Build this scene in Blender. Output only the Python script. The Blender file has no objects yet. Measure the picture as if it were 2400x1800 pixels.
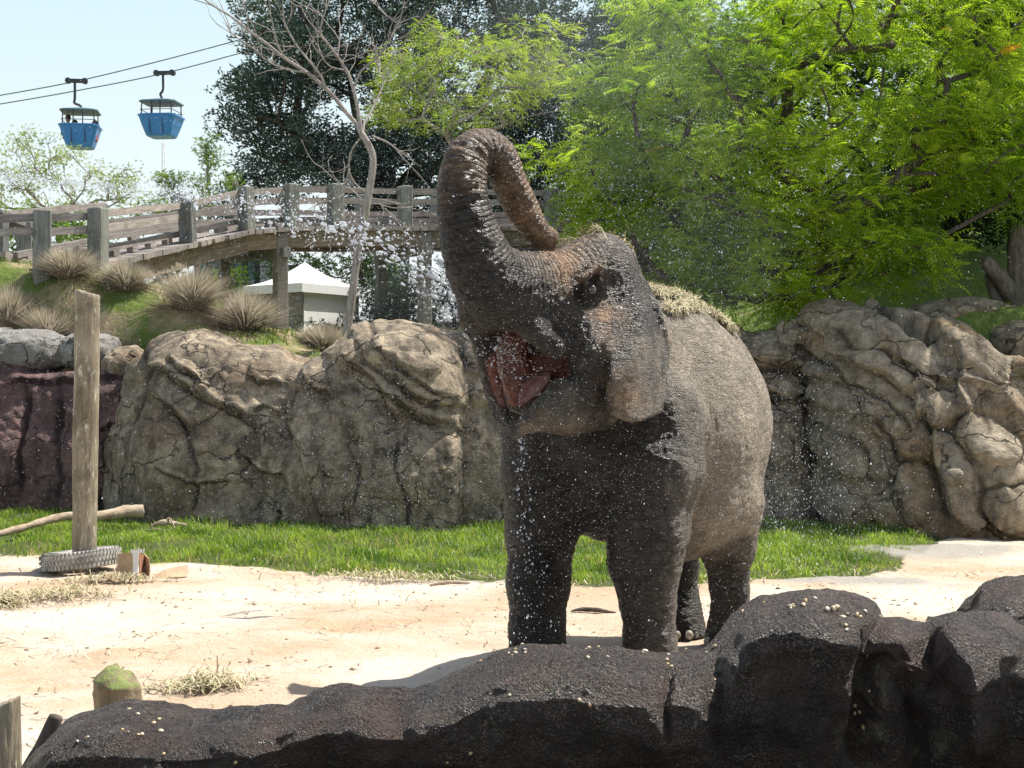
import bpy, math, random
import numpy as np
from mathutils import Vector, Matrix, Euler

SC = bpy.context.scene
COL = SC.collection
RNG = np.random.default_rng(7)
R = math.radians

# ------------------------------------------------------------------ camera, sky, sun, exposure
CAM_Z = 1.86
FPX = 1480.0                      # focal length in pixels of a 1024 px wide picture
cam_d = bpy.data.cameras.new('camera')
cam_d.sensor_width = 36.0
cam_d.lens = 36.0 * FPX / 1024.0
cam_d.clip_start = 0.1
cam_d.clip_end = 2000.0
cam = bpy.data.objects.new('camera', cam_d)
COL.objects.link(cam)
cam.location = (0, 0, CAM_Z)
cam.rotation_euler = (R(90), 0, 0)
SC.camera = cam

SUN_AZ, SUN_EL = R(63), R(60)     # azimuth from +Y towards +X
world = bpy.data.worlds.new('World')
SC.world = world
world.use_nodes = True
wn = world.node_tree.nodes
wl = world.node_tree.links
wn.clear()
w_out = wn.new('ShaderNodeOutputWorld')
w_bg = wn.new('ShaderNodeBackground')
w_sky = wn.new('ShaderNodeTexSky')
w_sky.sky_type = 'NISHITA'
w_sky.sun_disc = False
w_sky.sun_elevation = SUN_EL
w_sky.sun_rotation = SUN_AZ
w_sky.altitude = 0
w_sky.air_density = 1.0
w_sky.dust_density = 2.2
w_sky.ozone_density = 1.0
w_bg.inputs['Strength'].default_value = 0.104
# thin bright summer haze that whitens the lower sky, the same all round the horizon
w_tc = wn.new('ShaderNodeTexCoord'); w_sep = wn.new('ShaderNodeSeparateXYZ'); w_rmp = wn.new('ShaderNodeValToRGB'); w_mix = wn.new('ShaderNodeMix')
w_mix.data_type = 'RGBA'
wl.new(w_tc.outputs['Generated'], w_sep.inputs[0]); wl.new(w_sep.outputs[2], w_rmp.inputs[0])
_e = w_rmp.color_ramp.elements
_e[0].position = 0.0; _e[0].color = (.97, .97, .97, 1)
_e[1].position = 0.62; _e[1].color = (.0, .0, .0, 1)
_m = _e.new(0.28); _m.color = (.72, .72, .72, 1)
wl.new(w_rmp.outputs[0], w_mix.inputs[0]); wl.new(w_sky.outputs[0], w_mix.inputs[6])
w_cr = wn.new('ShaderNodeValToRGB'); wl.new(w_sep.outputs[2], w_cr.inputs[0])
w_cr.color_ramp.elements[0].position = 0.03; w_cr.color_ramp.elements[0].color = (.98, 1.0, 1.0, 1)
w_cr.color_ramp.elements[1].position = 0.24; w_cr.color_ramp.elements[1].color = (.78, .975, 1.0, 1)
w_mul = wn.new('ShaderNodeVectorMath'); w_mul.operation = 'SCALE'; w_mul.inputs['Scale'].default_value = 6.5
wl.new(w_cr.outputs[0], w_mul.inputs[0]); wl.new(w_mul.outputs[0], w_mix.inputs[7])
wl.new(w_mix.outputs[2], w_bg.inputs[0])
wl.new(w_bg.outputs[0], w_out.inputs[0])

sun_d = bpy.data.lights.new('sun', 'SUN')
sun_d.energy = 5.0
sun_d.angle = R(0.5)
sun_d.color = (1.0, 0.955, 0.88)
sun = bpy.data.objects.new('sun', sun_d)
COL.objects.link(sun)
sun_dir = Vector((math.sin(SUN_AZ) * math.cos(SUN_EL), math.cos(SUN_AZ) * math.cos(SUN_EL), math.sin(SUN_EL)))
sun.rotation_euler = (-sun_dir).to_track_quat('-Z', 'Y').to_euler()
sun.location = (10, 10, 30)

SC.view_settings.view_transform = 'Standard'
SC.view_settings.look = 'None'
SC.view_settings.gamma = 1.0
SC.view_settings.use_curve_mapping = False
SC.view_settings.exposure = 0.68
SC.cycles.max_bounces = 8
SC.cycles.diffuse_bounces = 3
SC.cycles.glossy_bounces = 2
SC.cycles.transmission_bounces = 4
SC.cycles.transparent_max_bounces = 6
SC.cycles.caustics_reflective = False
SC.cycles.caustics_refractive = False
SC.cycles.use_denoising = True
SC.cycles.denoiser = 'OPENIMAGEDENOISE'

# ------------------------------------------------------------------ measuring helpers
def P(px, py, D):
    """point seen at pixel (px, py) of the 1024x768 picture at distance D"""
    return np.array([(px - 512.0) * D / FPX, D, CAM_Z - (py - 384.0) * D / FPX])

# ------------------------------------------------------------------ numpy noise
_perm = np.random.default_rng(11).permutation(256).astype(np.int32)
_perm = np.concatenate([_perm, _perm, _perm])
_grad = np.array([[1,1,0],[-1,1,0],[1,-1,0],[-1,-1,0],[1,0,1],[-1,0,1],[1,0,-1],[-1,0,-1],
                  [0,1,1],[0,-1,1],[0,1,-1],[0,-1,-1],[1,1,0],[-1,1,0],[0,-1,1],[0,-1,-1]], dtype=np.float32)

def perlin(p):
    p = np.asarray(p, dtype=np.float32)
    i = np.floor(p).astype(np.int32)
    f = p - i
    i &= 255
    u = f * f * f * (f * (f * 6 - 15) + 10)
    def g(dx, dy, dz):
        h = _perm[_perm[_perm[(i[..., 0] + dx) & 255] + ((i[..., 1] + dy) & 255)] + ((i[..., 2] + dz) & 255)] & 15
        gr = _grad[h]
        return gr[..., 0] * (f[..., 0] - dx) + gr[..., 1] * (f[..., 1] - dy) + gr[..., 2] * (f[..., 2] - dz)
    def lp(a, b, t): return a + (b - a) * t
    x00 = lp(g(0,0,0), g(1,0,0), u[..., 0]); x10 = lp(g(0,1,0), g(1,1,0), u[..., 0])
    x01 = lp(g(0,0,1), g(1,0,1), u[..., 0]); x11 = lp(g(0,1,1), g(1,1,1), u[..., 0])
    return lp(lp(x00, x10, u[..., 1]), lp(x01, x11, u[..., 1]), u[..., 2])

def fbm(p, octv=4, gain=0.5, lac=2.03):
    s = 0; a = 1.0; q = np.asarray(p, dtype=np.float32)
    for k in range(octv):
        s = s + a * perlin(q + 17.3 * k)
        a *= gain; q = q * lac
    return s

def ridged(p, octv=4):
    s = 0; a = 0.5; q = np.asarray(p, dtype=np.float32)
    for k in range(octv):
        s = s + a * (1 - 2 * np.abs(perlin(q + 9.1 * k)))
        a *= 0.5; q = q * 2.1
    return s

def sstep(a, b, x):
    t = np.clip((x - a) / (b - a), 0, 1)
    return t * t * (3 - 2 * t)

# ------------------------------------------------------------------ mesh helpers
def mesh_data(name, verts, faces, mat=None, smooth=False, attrs=None):
    """faces: (n,3) or (n,4) array, or a list of such arrays / of index lists"""
    me = bpy.data.meshes.new(name)
    verts = np.asarray(verts, dtype=np.float32).reshape(-1, 3)
    if isinstance(faces, np.ndarray): groups = [faces]
    elif len(faces) and isinstance(faces[0], np.ndarray) and faces[0].ndim == 2: groups = list(faces)
    else: groups = None
    if groups is None:
        me.from_pydata([tuple(map(float, v)) for v in verts], [], [list(map(int, f)) for f in faces])
    else:
        loops = np.concatenate([g.reshape(-1) for g in groups]).astype(np.int32)
        counts = np.concatenate([np.full(len(g), g.shape[1], dtype=np.int32) for g in groups])
        starts = np.concatenate([[0], np.cumsum(counts)[:-1]]).astype(np.int32)
        me.vertices.add(len(verts)); me.vertices.foreach_set('co', verts.reshape(-1))
        me.loops.add(len(loops)); me.loops.foreach_set('vertex_index', loops)
        me.polygons.add(len(counts)); me.polygons.foreach_set('loop_start', starts)
        me.polygons.foreach_set('loop_total', counts)
        me.update(calc_edges=True)
    me.polygons.foreach_set('use_smooth', np.full(len(me.polygons), bool(smooth)))
    if attrs:
        for k, v in attrs.items():
            v = np.asarray(v, dtype=np.float32)
            if v.ndim == 1:
                a = me.attributes.new(k, 'FLOAT', 'POINT'); a.data.foreach_set('value', v)
            else:
                a = me.attributes.new(k, 'FLOAT_COLOR', 'POINT')
                if v.shape[1] == 3: v = np.concatenate([v, np.ones((len(v), 1), np.float32)], 1)
                a.data.foreach_set('color', v.reshape(-1))
    if mat is not None: me.materials.append(mat)
    return me

def link(name, me, parent=None, loc=None):
    o = bpy.data.objects.new(name, me)
    COL.objects.link(o)
    if parent is not None: o.parent = parent
    if loc is not None: o.location = tuple(map(float, loc))
    return o

def obj(name, verts, faces, mat=None, parent=None, smooth=False, attrs=None, loc=None):
    """verts are given relative to loc if loc is given"""
    return link(name, mesh_data(name, verts, faces, mat, smooth, attrs), parent, loc)

def empty(name, loc=(0, 0, 0), rz=0.0):
    o = bpy.data.objects.new(name, None)
    COL.objects.link(o)
    o.location = tuple(map(float, loc)); o.rotation_euler = (0, 0, rz)
    o.empty_display_size = 0.2
    return o

def tag(o, label=None, cat=None, group=None, kind=None):
    if label: o['label'] = label
    if cat: o['category'] = cat
    if group: o['group'] = group
    if kind: o['kind'] = kind
    return o

BOXF = np.array([[0,3,2,1],[4,5,6,7],[0,1,5,4],[1,2,6,5],[2,3,7,6],[3,0,4,7]])
def box_vf(sx, sy, sz, cz=0.0):
    x, y, z = sx / 2, sy / 2, sz / 2
    return np.array([[-x,-y,-z+cz],[x,-y,-z+cz],[x,y,-z+cz],[-x,y,-z+cz],[-x,-y,z+cz],[x,-y,z+cz],[x,y,z+cz],[-x,y,z+cz]], float), BOXF.copy()

class MB:
    """collects verts and faces"""
    def __init__(s): s.v = []; s.f = []; s.n = 0; s.a = []
    def add(s, v, f, a=None):
        v = np.asarray(v, float)
        s.v.append(v)
        if isinstance(f, np.ndarray): s.f.append(f + s.n)
        else:
            for q in f: s.f.append(np.array([q]) + s.n)
        s.n += len(v)
        if a is not None: s.a.append(np.full(len(v), a, float) if np.ndim(a) == 0 else np.asarray(a, float))
    def beam(s, p0, p1, w, h, up=(0, 0, 1)):
        """a board from p0 to p1, w across, h along up"""
        p0 = np.asarray(p0, float); p1 = np.asarray(p1, float)
        d = p1 - p0; L = np.linalg.norm(d); d = d / L
        u = np.asarray(up, float); u = u - d * np.dot(u, d); u /= np.linalg.norm(u)
        r = np.cross(d, u)
        v = []
        for t in (0, L):
            for a, b in ((-1, -1), (1, -1), (1, 1), (-1, 1)):
                v.append(p0 + d * t + r * a * w / 2 + u * b * h / 2)
        s.add(np.array(v), np.array([[0,1,2,3],[7,6,5,4],[0,4,5,1],[1,5,6,2],[2,6,7,3],[3,7,4,0]]))
    def tube(s, pts, rad, seg=8, cap=True, a=None):
        v, f = tube_vf(pts, rad, seg, cap)
        s.add(v, f, a)
    def build(s, name, mat, parent=None, smooth=False, loc=None, attr=None):
        V = np.concatenate(s.v)
        if loc is not None: V = V - np.asarray(loc, float)
        f4 = [q for q in s.f if q.shape[1] == 4]; f3 = [q for q in s.f if q.shape[1] == 3]
        fs = []
        if f4: fs.append(np.concatenate(f4))
        if f3: fs.append(np.concatenate(f3))
        at = {attr: np.concatenate(s.a)} if attr else None
        return obj(name, V, fs, mat, parent, smooth, at, loc)

def frames(pts):
    pts = np.asarray(pts, float)
    t = np.gradient(pts, axis=0)
    t /= np.maximum(np.linalg.norm(t, axis=1, keepdims=True), 1e-9)
    n = np.zeros_like(t)
    a = np.array([0, 0, 1.0]) if abs(t[0][2]) < 0.9 else np.array([1.0, 0, 0])
    n0 = np.cross(t[0], a); n0 /= np.linalg.norm(n0)
    n[0] = n0
    for i in range(1, len(t)):
        q = n[i - 1] - t[i] * np.dot(n[i - 1], t[i])
        n[i] = q / max(np.linalg.norm(q), 1e-9)
    b = np.cross(t, n)
    return t, n, b

def tube_vf(pts, rad, seg=8, cap=True):
    pts = np.asarray(pts, float); m = len(pts)
    rad = np.broadcast_to(np.asarray(rad, float), (m,))
    t, n, b = frames(pts)
    th = np.arange(seg) * 2 * np.pi / seg
    ring = np.cos(th)[None, :, None] * n[:, None, :] + np.sin(th)[None, :, None] * b[:, None, :]
    v = (pts[:, None, :] + ring * rad[:, None, None]).reshape(-1, 3)
    i = np.arange(m - 1)[:, None] * seg; j = np.arange(seg)[None, :]; j2 = (j + 1) % seg
    f = np.stack([i + j, i + j2, i + seg + j2, i + seg + j], -1).reshape(-1, 4)
    if not cap: return v, f
    v = np.concatenate([v, pts[:1] - t[:1] * rad[0] * .25, pts[-1:] + t[-1:] * rad[-1] * .25])
    c0, c1 = m * seg, m * seg + 1
    jj = np.arange(seg)
    # degenerate-free caps as triangles packed in quads are avoided: return list
    f0 = np.stack([np.full(seg, c0), (jj + 1) % seg, jj], -1)
    e = (m - 1) * seg
    f1 = np.stack([np.full(seg, c1), e + jj, e + (jj + 1) % seg], -1)
    return v, FL(f, np.concatenate([f0, f1]))

class FL(list):
    """quads + triangles as a face list that MB.add can shift"""
    def __init__(s, q, t):
        super().__init__([q, t])
_mbadd = MB.add
def _add(s, v, f, a=None):
    if isinstance(f, FL):
        v = np.asarray(v, float)
        s.v.append(v)
        for q in f: s.f.append(q + s.n)
        s.n += len(v)
        if a is not None: s.a.append(np.full(len(v), a, float) if np.ndim(a) == 0 else np.asarray(a, float))
    else: _mbadd(s, v, f, a)
MB.add = _add

def grid_faces(nu, nv):
    i = np.arange(nu - 1)[:, None] * nv; j = np.arange(nv - 1)[None, :]
    return np.stack([i + j, i + nv + j, i + nv + j + 1, i + j + 1], -1).reshape(-1, 4)

def catmull(pts, n):
    pts = np.asarray(pts, float)
    k = len(pts)
    t = np.linspace(0, k - 1, n)
    i = np.clip(t.astype(int), 0, k - 2); f = (t - i)[:, None]
    def g(j): return pts[np.clip(j, 0, k - 1)]
    p0, p1, p2, p3 = g(i - 1), g(i), g(i + 1), g(i + 2)
    return 0.5 * ((2 * p1) + (-p0 + p2) * f + (2 * p0 - 5 * p1 + 4 * p2 - p3) * f ** 2 + (-p0 + 3 * p1 - 3 * p2 + p3) * f ** 3)

# ------------------------------------------------------------------ material helper
class NT:
    def __init__(s, name):
        s.m = bpy.data.materials.new(name); s.m.use_nodes = True
        s.t = s.m.node_tree; s.n = s.t.nodes; s.l = s.t.links
        s.n.clear()
        s.out = s.n.new('ShaderNodeOutputMaterial')
    def node(s, typ, ins=None, **kw):
        x = s.n.new(typ)
        for k, v in kw.items(): setattr(x, k, v)
        if ins:
            for k, v in ins.items(): s.set(x.inputs[k], v)
        return x
    def set(s, sock, v):
        if isinstance(v, bpy.types.NodeSocket): s.l.new(v, sock)
        elif isinstance(v, bpy.types.Node): s.l.new(v.outputs[0], sock)
        elif isinstance(v, (tuple, list)) and len(v) == 3 and sock.type == 'RGBA': sock.default_value = (*v, 1)
        else: sock.default_value = v
    def coord(s, which='Object', scale=None):
        c = s.node('ShaderNodeTexCoord').outputs[which]
        if scale is None: return c
        return s.node('ShaderNodeMapping', {'Vector': c, 'Scale': scale}).outputs[0]
    def pos(s, scale=None, rot=None):
        c = s.node('ShaderNodeNewGeometry').outputs['Position']
        if scale is None: return c
        ins = {'Vector': c, 'Scale': scale}
        if rot: ins['Rotation'] = rot
        return s.node('ShaderNodeMapping', ins).outputs[0]
    def noise(s, vec, scale, detail=3, rough=0.55, dist=0.0):
        return s.node('ShaderNodeTexNoise', {'Vector': vec, 'Scale': scale, 'Detail': detail, 'Roughness': rough, 'Distortion': dist}).outputs[0]
    def voro(s, vec, scale, feature='F1', out=0, rnd=1.0):
        return s.node('ShaderNodeTexVoronoi', {'Vector': vec, 'Scale': scale, 'Randomness': rnd}, feature=feature).outputs[out]
    def ramp(s, fac, stops, interp='LINEAR'):
        r = s.node('ShaderNodeValToRGB', {'Fac': fac})
        r.color_ramp.interpolation = interp
        el = r.color_ramp.elements
        while len(el) < len(stops): el.new(0.5)
        for e, (p, c) in zip(el, stops):
            e.position = p
            e.color = (c, c, c, 1) if np.ndim(c) == 0 else (*c, 1)
        return r.outputs[0]
    def mix(s, fac, a, b, mode='MIX'):
        x = s.node('ShaderNodeMix', data_type='RGBA', blend_type=mode)
        s.set(x.inputs[0], fac); s.set(x.inputs[6], a); s.set(x.inputs[7], b)
        return x.outputs[2]
    def math(s, op, a, b=None, c=None, clamp=False):
        x = s.node('ShaderNodeMath', operation=op, use_clamp=clamp)
        s.set(x.inputs[0], a)
        if b is not None: s.set(x.inputs[1], b)
        if c is not None: s.set(x.inputs[2], c)
        return x.outputs[0]
    def attr(s, name, out='Fac'):
        return s.node('ShaderNodeAttribute', attribute_name=name).outputs[out]
    def bump(s, h, strength=0.5, dist=0.02, normal=None):
        ins = {'Height': h, 'Strength': strength, 'Distance': dist}
        if normal is not None: ins['Normal'] = normal
        return s.node('ShaderNodeBump', ins).outputs[0]
    def principled(s, **kw):
        names = {'color': 'Base Color', 'rough': 'Roughness', 'metal': 'Metallic', 'spec': 'Specular IOR Level', 'normal': 'Normal',
                 'coat': 'Coat Weight', 'coat_rough': 'Coat Roughness', 'trans': 'Transmission Weight', 'ior': 'IOR', 'sheen': 'Sheen Weight',
                 'sss': 'Subsurface Weight'}
        return s.node('ShaderNodeBsdfPrincipled', {names[k]: v for k, v in kw.items()})
    def done(s, shader):
        s.l.new(shader.outputs[0] if isinstance(shader, bpy.types.Node) else shader, s.out.inputs[0])
        return s.m
# ------------------------------------------------------------------ materials
def mat_rock(name, c_lo, c_hi, c_stain, stain=0.5, warm=None, rough=0.9, grain=0.9):
    s = NT(name)
    p = s.pos()
    n1 = s.noise(p, 1.3, 6, 0.62, 0.4)
    n2 = s.noise(p, 7.0, 5, 0.65)
    n3 = s.noise(p, 45.0, 3, 0.7)
    c = s.mix(s.ramp(n1, [(0.32, 0.0), (0.66, 1.0)]), c_lo, c_hi)
    if warm:
        w = s.noise(s.pos((0.7, 0.7, 1.4)), 1.0, 4, 0.5, 0.6)
        c = s.mix(s.ramp(w, [(0.52, 0.0), (0.64, 0.75)]), c, warm)
    c = s.mix(s.ramp(n2, [(0.40, 0.0), (0.62, stain)]), c, c_stain)
    st = s.noise(s.pos((3.2, 3.2, 0.7)), 1.1, 5, 0.6, 0.3)      # weathering that ran down the face
    c = s.mix(s.ramp(st, [(0.50, 0.0), (0.68, stain * 1.1)]), c, tuple(x * 0.55 for x in c_stain))
    wv = s.node('ShaderNodeVectorMath', {0: s.pos((1, .5, 1.5), (0, 0.62, 0)), 1: s.node('ShaderNodeVectorMath', {0: s.node('ShaderNodeTexNoise', {'Vector': p, 'Scale': 1.7, 'Detail': 4.0}).outputs[1], 1: (.9, .9, .9)}, operation='MULTIPLY').outputs[0]}, operation='ADD').outputs[0]
    ck = s.voro(wv, 1.15, 'DISTANCE_TO_EDGE')
    ckm = s.math('MULTIPLY', s.ramp(ck, [(0.0, 1.0), (0.022, 0.0)]), s.ramp(n1, [(.42, 0), (.55, 1)]))
    c = s.mix(s.math('MULTIPLY', ckm, .75), c, tuple(x * 0.25 for x in c_stain))
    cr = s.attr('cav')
    c = s.mix(s.ramp(cr, [(0.15, 0.0), (0.8, 0.75)]), c, tuple(x * 0.4 for x in c_stain))  # ledge cracks and slab creases painted darker, like undercut shade
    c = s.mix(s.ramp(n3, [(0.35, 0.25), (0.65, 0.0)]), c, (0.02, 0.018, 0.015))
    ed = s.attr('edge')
    c = s.mix(s.ramp(ed, [(0.2, 0.0), (0.9, 0.55)]), c, tuple(min(1, x * 1.45) for x in c_hi))  # highlight painted along the upper lips of the ledges
    h = s.math('ADD', s.math('MULTIPLY', n2, 0.8), s.math('MULTIPLY', n3, 0.35))
    f = s.voro(p, 60.0)
    h = s.math('ADD', h, s.math('MULTIPLY', f, 0.12))
    n4 = s.noise(s.pos((3, 3, 5), (0.0, 0.6, 0.3)), 4.0, 6, 0.7, 0.8)
    h = s.math('ADD', h, s.math('MULTIPLY', n4, 1.1))
    h = s.math('SUBTRACT', h, s.math('MULTIPLY', ckm, 1.2))
    b = s.bump(h, grain, 0.05)
    return s.done(s.principled(color=c, rough=rough, normal=b, spec=0.25))

M_TAN = mat_rock('tan_rock', (0.33, 0.262, 0.18), (0.60, 0.49, 0.345), (0.11, 0.088, 0.07), 0.65, (0.29, 0.20, 0.12))
M_TAN2 = mat_rock('ochre_rock', (0.34, 0.27, 0.19), (0.54, 0.46, 0.34), (0.13, 0.10, 0.07), 0.6, (0.38, 0.245, 0.12))
M_RED = mat_rock('red_rock', (0.17, 0.105, 0.095), (0.29, 0.18, 0.165), (0.07, 0.045, 0.045), 0.6)
M_GREY = mat_rock('grey_rock', (0.27, 0.26, 0.24), (0.42, 0.40, 0.37), (0.16, 0.15, 0.13), 0.4)

def mat_dark():
    s = NT('wet_dark_rock')
    p = s.pos()
    n1 = s.noise(p, 2.2, 5, 0.6)
    v = s.voro(p, 105.0)
    v2 = s.voro(p, 210.0)
    n2 = s.noise(p, 42, 5, 0.75)
    c = s.mix(s.ramp(n1, [(0.35, 0.0), (0.65, 1.0)]), (0.015, 0.010, 0.0075), (0.082, 0.053, 0.039))
    g = s.noise(p, 5.0, 4, 0.6)
    c = s.mix(s.ramp(g, [(0.57, 0.0), (0.72, 0.6)]), c, (0.11, 0.095, 0.075))
    c = s.mix(s.ramp(s.attr('lime'), [(0.1, 0.0), (0.8, 0.9)]), c, s.mix(s.ramp(n2, [(0.4, 0.0), (0.6, 1.0)]), (0.10, 0.085, 0.06), (0.34, 0.29, 0.21)))
    rc = s.node('ShaderNodeTexVoronoi', {'Vector': p, 'Scale': 190.0}).outputs['Color']
    c = s.mix(0.5, c, s.mix(1.0, c, rc, 'MULTIPLY'))
    gr = s.node('ShaderNodeSeparateColor', {0: rc}).outputs[0]
    c = s.mix(s.math('MULTIPLY', s.ramp(gr, [(0.80, 0.0), (0.84, 0.8)]), s.ramp(s.noise(p, 6, 5, .7), [(.42, .1), (.62, 1)])), c, (0.21, 0.17, 0.13))  # paler grains painted in as wet sparkle
    c = s.mix(s.ramp(s.noise(p, 3.1, 3), [(0.5, 0), (0.66, .6)]), c, (0.075, 0.040, 0.030))
    h = s.math('ADD', s.math('MULTIPLY', v, -0.35), s.math('MULTIPLY', n2, 1.6))
    h = s.math('ADD', h, s.math('MULTIPLY', s.noise(p, 140, 2, .7), 0.8))
    b = s.bump(h, 1.0, 0.016)
    r = s.ramp(s.noise(p, 60, 2), [(0.35, 0.22), (0.6, 0.6)])
    return s.done(s.principled(color=c, rough=r, normal=b, spec=0.5))
M_DARK = mat_dark()

def mat_sand():
    s = NT('sand')
    p = s.pos()
    n1 = s.noise(s.pos((0.55, 0.8, 1)), 0.75, 5, 0.6, 0.5)
    n2 = s.noise(p, 9, 5, 0.7)
    n3 = s.noise(p, 40, 3, 0.7)
    c = s.mix(s.ramp(n1, [(0.40, 0.0), (0.62, 1.0)]), (0.57, 0.50, 0.415), (0.44, 0.32, 0.215))
    c = s.mix(s.ramp(n2, [(0.52, 0.0), (0.70, 0.55)]), c, (0.42, 0.32, 0.22))
    c = s.mix(s.ramp(n3, [(0.60, 0.0), (0.72, 0.6)]), c, (0.30, 0.22, 0.15))
    g = s.attr('turf')
    gn = s.noise(p, 6, 4, 0.6)
    gc = s.mix(gn, (0.030, 0.050, 0.012), (0.11, 0.12, 0.045))
    m = s.ramp(s.math('ADD', g, s.math('MULTIPLY', s.math('SUBTRACT', gn, 0.5), 0.8)), [(0.35, 0.0), (0.60, 1.0)])
    c = s.mix(m, c, gc)
    sp_ = s.attr('near_dark')
    c = s.mix(sp_, c, s.mix(n2, (0.03, 0.024, 0.018), (0.07, 0.055, 0.04)))  # unseen near ground set dark to cut bounce light on the rock
    st = s.attr('slab')
    c = s.mix(s.ramp(st, [(0.3, 0.0), (0.7, 0.85)]), c, s.mix(n1, (0.24, 0.225, 0.20), (0.40, 0.37, 0.32)))
    h = s.math('ADD', s.math('MULTIPLY', n2, 1.0), s.math('MULTIPLY', n3, 0.45))
    b = s.bump(h, 0.75, 0.05)
    return s.done(s.principled(color=c, rough=0.95, normal=b, spec=0.15))
M_SAND = mat_sand()

def mat_hill():
    s = NT('hill_turf')
    p = s.pos()
    n1 = s.noise(p, 0.9, 5, 0.6, 0.3)
    n2 = s.noise(p, 7, 5, 0.7)
    g = s.mix(n2, (0.055, 0.095, 0.018), (0.19, 0.24, 0.06))
    lu = s.attr('lush')
    d = s.mix(n2, (0.20, 0.155, 0.09), (0.46, 0.37, 0.24))
    c = s.mix(s.ramp(s.math('ADD', s.math('ADD', n1, s.math('MULTIPLY', n2, 0.25)), s.math('MULTIPLY', lu, 0.25)), [(0.58, 0.0), (0.72, 1.0)]), d, g)
    b = s.bump(n2, 0.9, 0.10)
    return s.done(s.principled(color=c, rough=0.95, normal=b, spec=0.1))
M_HILL = mat_hill()

def mat_leaf(name, c0, c1, c2=None, transl=0.5, rough=0.5):
    """c0..c1 pigment range by leaf, c2 rare leaves"""
    s = NT(name)
    v = s.attr('tone')
    c = s.mix(s.ramp(v, [(0.1, 0.0), (0.9, 1.0)]), c0, c1)
    if c2: c = s.mix(s.ramp(v, [(0.975, 0.0), (0.98, 1.0)], 'CONSTANT'), c, c2)
    pr = s.principled(color=c, rough=rough, spec=0.35)
    tr = s.node('ShaderNodeBsdfTranslucent', {'Color': s.mix(1.0, c, (1.25, 1.35, 0.65), 'MULTIPLY')})
    mx = s.node('ShaderNodeMixShader', {0: transl, 1: pr, 2: tr})
    return s.done(mx)

def mat_bark(name, c0, c1, scale=1.0, stretch=(6, 6, 1.2)):
    s = NT(name)
    p = s.coord('Object', tuple(x * scale for x in stretch))
    n = s.noise(p, 3.0, 6, 0.65, 0.6)
    w = s.noise(s.coord('Object'), 2.0, 3)
    c = s.mix(s.ramp(n, [(0.3, 0.0), (0.7, 1.0)]), c0, c1)
    c = s.mix(s.ramp(w, [(0.5, 0.0), (0.7, 0.5)]), c, tuple(x * 0.5 for x in c0))
    b = s.bump(n, 0.7, 0.02)
    return s.done(s.principled(color=c, rough=0.85, normal=b, spec=0.2))

M_BARK_D = mat_bark('dark_bark', (0.05, 0.04, 0.032), (0.13, 0.105, 0.085))
M_BARK_L = mat_bark('pale_bark', (0.20, 0.175, 0.15), (0.42, 0.38, 0.34))
M_LOG = None

def mat_wood(name, c0, c1, dark=0.4, rough=0.8, axis='X'):
    """weathered boards: grain along the object's long axis via uv-less object coordinates"""
    s = NT(name)
    st = {'X': (1.2, 16, 16), 'Z': (16, 16, 1.2)}[axis]
    rnd = s.node('ShaderNodeObjectInfo').outputs['Random']
    v = s.node('ShaderNodeVectorMath', {0: s.coord('Object', st), 1: s.node('ShaderNodeCombineXYZ', {0: s.math('MULTIPLY', rnd, 37.0), 1: s.math('MULTIPLY', rnd, 11.0)})}, operation='ADD').outputs[0]
    n = s.noise(v, 1.6, 5, 0.6, 0.8)
    w = s.noise(s.pos(), 3.0, 4)
    c = s.mix(s.ramp(n, [(0.3, 0.0), (0.7, 1.0)]), c0, c1)
    c = s.mix(s.ramp(w, [(0.48, 0.0), (0.70, dark)]), c, tuple(x * 0.35 for x in c0))
    c = s.mix(1.0, c, s.mix(rnd, (0.72, 0.72, 0.74), (1.1, 1.08, 1.05)), 'MULTIPLY')
    b = s.bump(n, 0.5, 0.01)
    return s.done(s.principled(color=c, rough=rough, normal=b, spec=0.2))
M_BOARD = mat_wood('weathered_board', (0.20, 0.18, 0.16), (0.40, 0.36, 0.33))
M_POSTW = mat_wood('weathered_post', (0.14, 0.145, 0.13), (0.28, 0.29, 0.265), 0.5, axis='Z')
M_BEAM = mat_wood('bridge_beam', (0.20, 0.155, 0.115), (0.40, 0.33, 0.26))

def mat_plain(name, c, rough=0.6, metal=0.0, spec=0.4, var=0.0, scale=8.0, bump=0.0):
    s = NT(name)
    col = c
    n = s.noise(s.coord('Object'), scale, 4, 0.6)
    if var: col = s.mix(s.ramp(n, [(0.3, 0.0), (0.7, 1.0)]), tuple(x * (1 - var) for x in c), tuple(min(1, x * (1 + var)) for x in c))
    kw = dict(color=col, rough=rough, metal=metal, spec=spec)
    if bump: kw['normal'] = s.bump(n, bump, 0.02)
    return s.done(s.principled(**kw))

# ------------------------------------------------------------------ moat floor: sand, turf strip
def lut(xs, ys):
    xs = np.array(xs, float); ys = np.array(ys, float)
    return lambda x: np.interp(x, xs, ys)
# distance of the foot of the rock walls by picture column (only used to survey the plan), turned into a plan line
_wp = [(-60, 21.6), (0, 21.2), (130, 20.4), (180, 19.4), (250, 19.0), (400, 18.6), (520, 18.6), (700, 19.2), (790, 19.0), (900, 18.2), (1024, 17.9), (1100, 17.9)]
_bx = np.array([(p - 512) * d / FPX for p, d in _wp]); _by = np.array([d for p, d in _wp])
def wall_y(x): return np.interp(x, _bx, _by)
_gp = [(-60, 16.6), (0, 16.2), (100, 15.6), (200, 15.4), (280, 14.7), (320, 14.3), (400, 14.35), (450, 14.0), (510, 13.8), (600, 13.6), (680, 13.5), (760, 13.7), (850, 14.0), (900, 14.9), (925, 16.2), (940, 17.6), (1000, 19.0)]
_gx = np.array([(p - 512) * d / FPX for p, d in _gp]); _gy = np.array([d for p, d in _gp])
def turf_y(x): return np.interp(x, _gx, _gy)

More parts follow.
